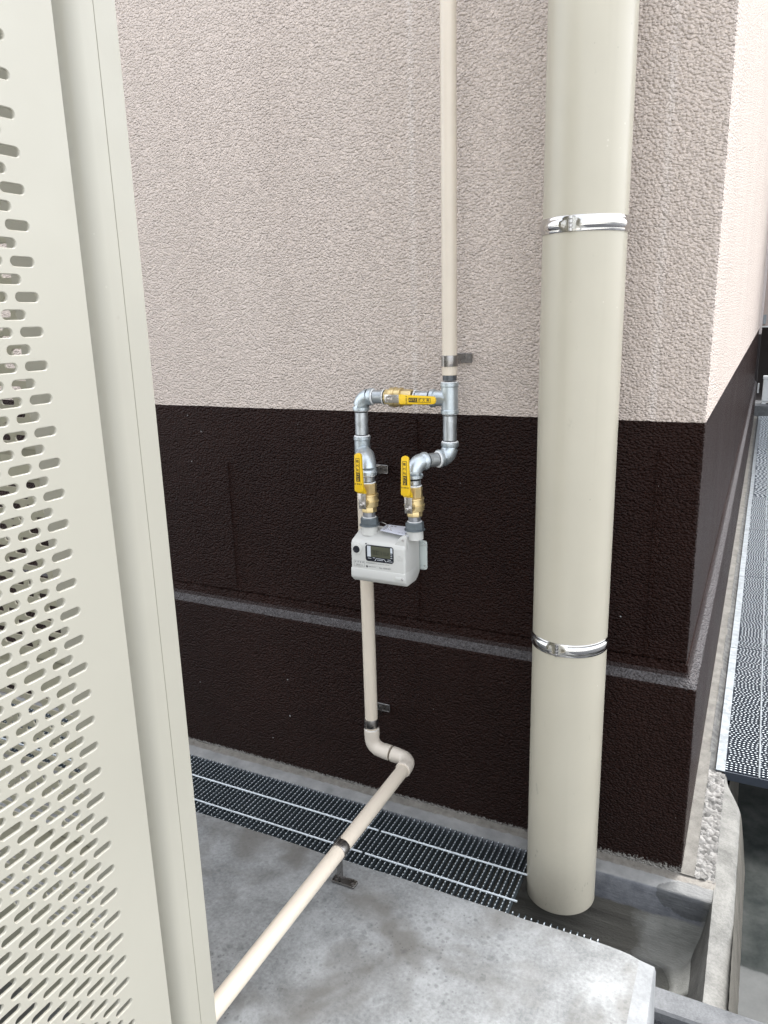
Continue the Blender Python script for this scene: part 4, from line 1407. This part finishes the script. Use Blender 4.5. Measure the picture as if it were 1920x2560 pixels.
# ------------------------------------------------------------------ perforated cabinet
def perforated(u0, u1, v0, v1, pu, pv, sl, sh, th, mapper, solid=()):
    """sheet with staggered slots; mapper(u, v, depth) -> xyz; depth grows away from the seen face"""
    mb = MB()
    ncol = int(round((u1 - u0) / pu))
    nrow = int(round((v1 - v0) / pv))
    pu, pv = (u1 - u0) / ncol, (v1 - v0) / nrow
    a, rr = sl / 2 - sh / 2, sh / 2
    n = 4
    th_list = [R(-90 + 22.5 * i) for i in range(9)]
    for j in range(nrow):
        vc = v0 + (j + 0.5) * pv
        off = 0.5 if j % 2 else 0.0
        Hh = pv / 2
        if off:
            mb.add([mapper(u0, vc - Hh, 0), mapper(u0 + pu / 2, vc - Hh, 0), mapper(u0 + pu / 2, vc + Hh, 0), mapper(u0, vc + Hh, 0)], [(0, 1, 2, 3)])
            mb.add([mapper(u1 - pu / 2, vc - Hh, 0), mapper(u1, vc - Hh, 0), mapper(u1, vc + Hh, 0), mapper(u1 - pu / 2, vc + Hh, 0)], [(0, 1, 2, 3)])
        if any(s0 < vc < s1 for s0, s1 in solid):
            mb.add([mapper(u0 + off * pu, vc - Hh, 0), mapper(u1 - off * pu, vc - Hh, 0), mapper(u1 - off * pu, vc + Hh, 0), mapper(u0 + off * pu, vc + Hh, 0)], [(0, 1, 2, 3)])
            continue
        for i in range(ncol - (1 if off else 0)):
            uc = u0 + (i + 0.5 + off) * pu
            W = pu / 2
            outer, rim, inner, back = [], [], [], []
            for side in (1, -1):
                for t in th_list:
                    if abs(t) > R(45.01):
                        ox, oz = a + (W - a) / math.tan(abs(t)) if abs(t) < R(89.9) else a, math.copysign(Hh, t)
                    else:
                        ox, oz = W, Hh * math.tan(t)
                    cx, cz = math.cos(t), math.sin(t)
                    outer.append((uc + side * ox, vc + side * oz, 0))
                    rim.append((uc + side * (a + cx * (rr + 0.0009)), vc + side * cz * (rr + 0.0009), 0))
                    inner.append((uc + side * (a + cx * rr), vc + side * cz * rr, 0.0009))
                    back.append((uc + side * (a + cx * rr), vc + side * cz * rr, th))
            m = len(outer)
            vs = [mapper(*p) for p in outer + rim + inner + back]
            fs = []
            for L_ in range(3):
                for k in range(m):
                    k2 = (k + 1) % m
                    fs.append((L_ * m + k, L_ * m + k2, (L_ + 1) * m + k2, (L_ + 1) * m + k))
            mb.add(vs, fs)
    return mb

XC = -0.62
cab = thing('perforated_cabinet', 'tall cream metal cabinet with slotted panels at the left', 'cabinet', (-0.95, -1.45, SZ))
PV, PU = 0.0177, 0.0384
ZB, ZT = 0.195, 2.20
v0 = 1.099 - PV / 2 - PV * 2 * 20
YE = -1.172 + PU / 2
mp = lambda u, v, d: (XC - d, u, v)
pm = perforated(YE - PU * 19, YE, v0, v0 + PV * 104, PU, PV, 0.0285, 0.0096, 0.0035, mp)
# plain borders of the panel
for (y0, y1, z0, z1) in ((YE, -1.0935, ZB, ZT), (-1.96, YE - PU * 19, ZB, ZT), (YE - PU * 19, YE, ZB, v0), (YE - PU * 19, YE, v0 + PV * 104, ZT)):
    pm.add([(XC, y0, z0), (XC, y1, z0), (XC, y1, z1), (XC, y0, z1)], [(0, 1, 2, 3)])
pm.add([(XC, -1.0935, ZB), (XC - 0.001, -1.0925, ZB), (XC - 0.016, -1.0925, ZB), (XC, -1.0935, ZT), (XC - 0.001, -1.0925, ZT), (XC - 0.016, -1.0925, ZT)], [(0, 1, 4, 3), (1, 2, 5, 4)])
pm.build('slotted_panel', M['cab'], cab, smooth=30, recalc=False)
# corner post with its recessed channel and flange
post = MB()
prof = [(-0.640, -1.0920), (-0.640, -1.0700)]
prof = [(XC - 0.110, -1.1000), (XC - 0.108, -1.0680), (XC - 0.080, -1.0655), (XC - 0.052, -1.0600), (XC - 0.036, -1.0545), (XC - 0.027, -1.0485), (XC - 0.0225, -1.0420), (XC - 0.0205, -1.0340), (XC - 0.0205, -1.0140), (XC - 0.0218, -1.0130), (XC - 0.0238, -1.0127), (XC - 0.0238, -1.0118), (XC - 0.0222, -1.0110), (XC - 0.0215, -0.9775), (XC - 0.0228, -0.9760), (XC - 0.0600, -0.9760), (XC - 0.0600, -1.1000)]
post.prism([(x, y) for x, y in prof], 2, SZ + 0.001, ZT + 0.02)
post.build('corner_post', M['cab'], cab, smooth=40)
# slotted end panel towards the wall (seen through the front slots)
YB = -0.990
mp2 = lambda u, v, d: (u, YB + d, v)
zb0 = 0.30
pe = perforated(XC - 0.062 - PU * 15, XC - 0.062, zb0, zb0 + PV * 104, PU, PV, 0.0285, 0.0096, 0.003, mp2, solid=((1.128, 1.185), (0.785, 0.845), (0.455, 0.510)))
pe.add([(XC - 0.062 - PU * 15, YB, SZ), (XC - 0.062, YB, SZ), (XC - 0.062, YB, zb0), (XC - 0.062 - PU * 15, YB, zb0)], [(0, 1, 2, 3)])
pe.build('end_panel', M['cabin'], cab, smooth=30, recalc=False)
mb = MB()
xl = XC - 0.062 - PU * 15
mb.box((xl - 0.03, -1.96, SZ), (xl, -0.976, ZT))
mb.build('back_panel', M['cabin'], cab)
mb = MB()
mb.box((xl - 0.035, -1.965, ZT + 0.021), (XC - 0.02, -0.971, ZT + 0.045), 0.004)
mb.build('top_cover', M['cab'], cab)
mb = MB()
mb.box((XC - 0.06, -1.96, SZ + 0.001), (XC - 0.004, -1.1005, ZB - 0.003))
mb.build('bottom_rail', M['cab'], cab)
for z in (1.156, 0.815, 0.482):
    mb = MB()
    mb.prism([(YB - 0.0025, z - 0.022), (YB - 0.018, z - 0.016), (YB - 0.018, z + 0.016), (YB - 0.0025, z + 0.022)], 0, xl + 0.001, XC - 0.063)
    mb.build('brace', M['cabin'], cab, smooth=0)
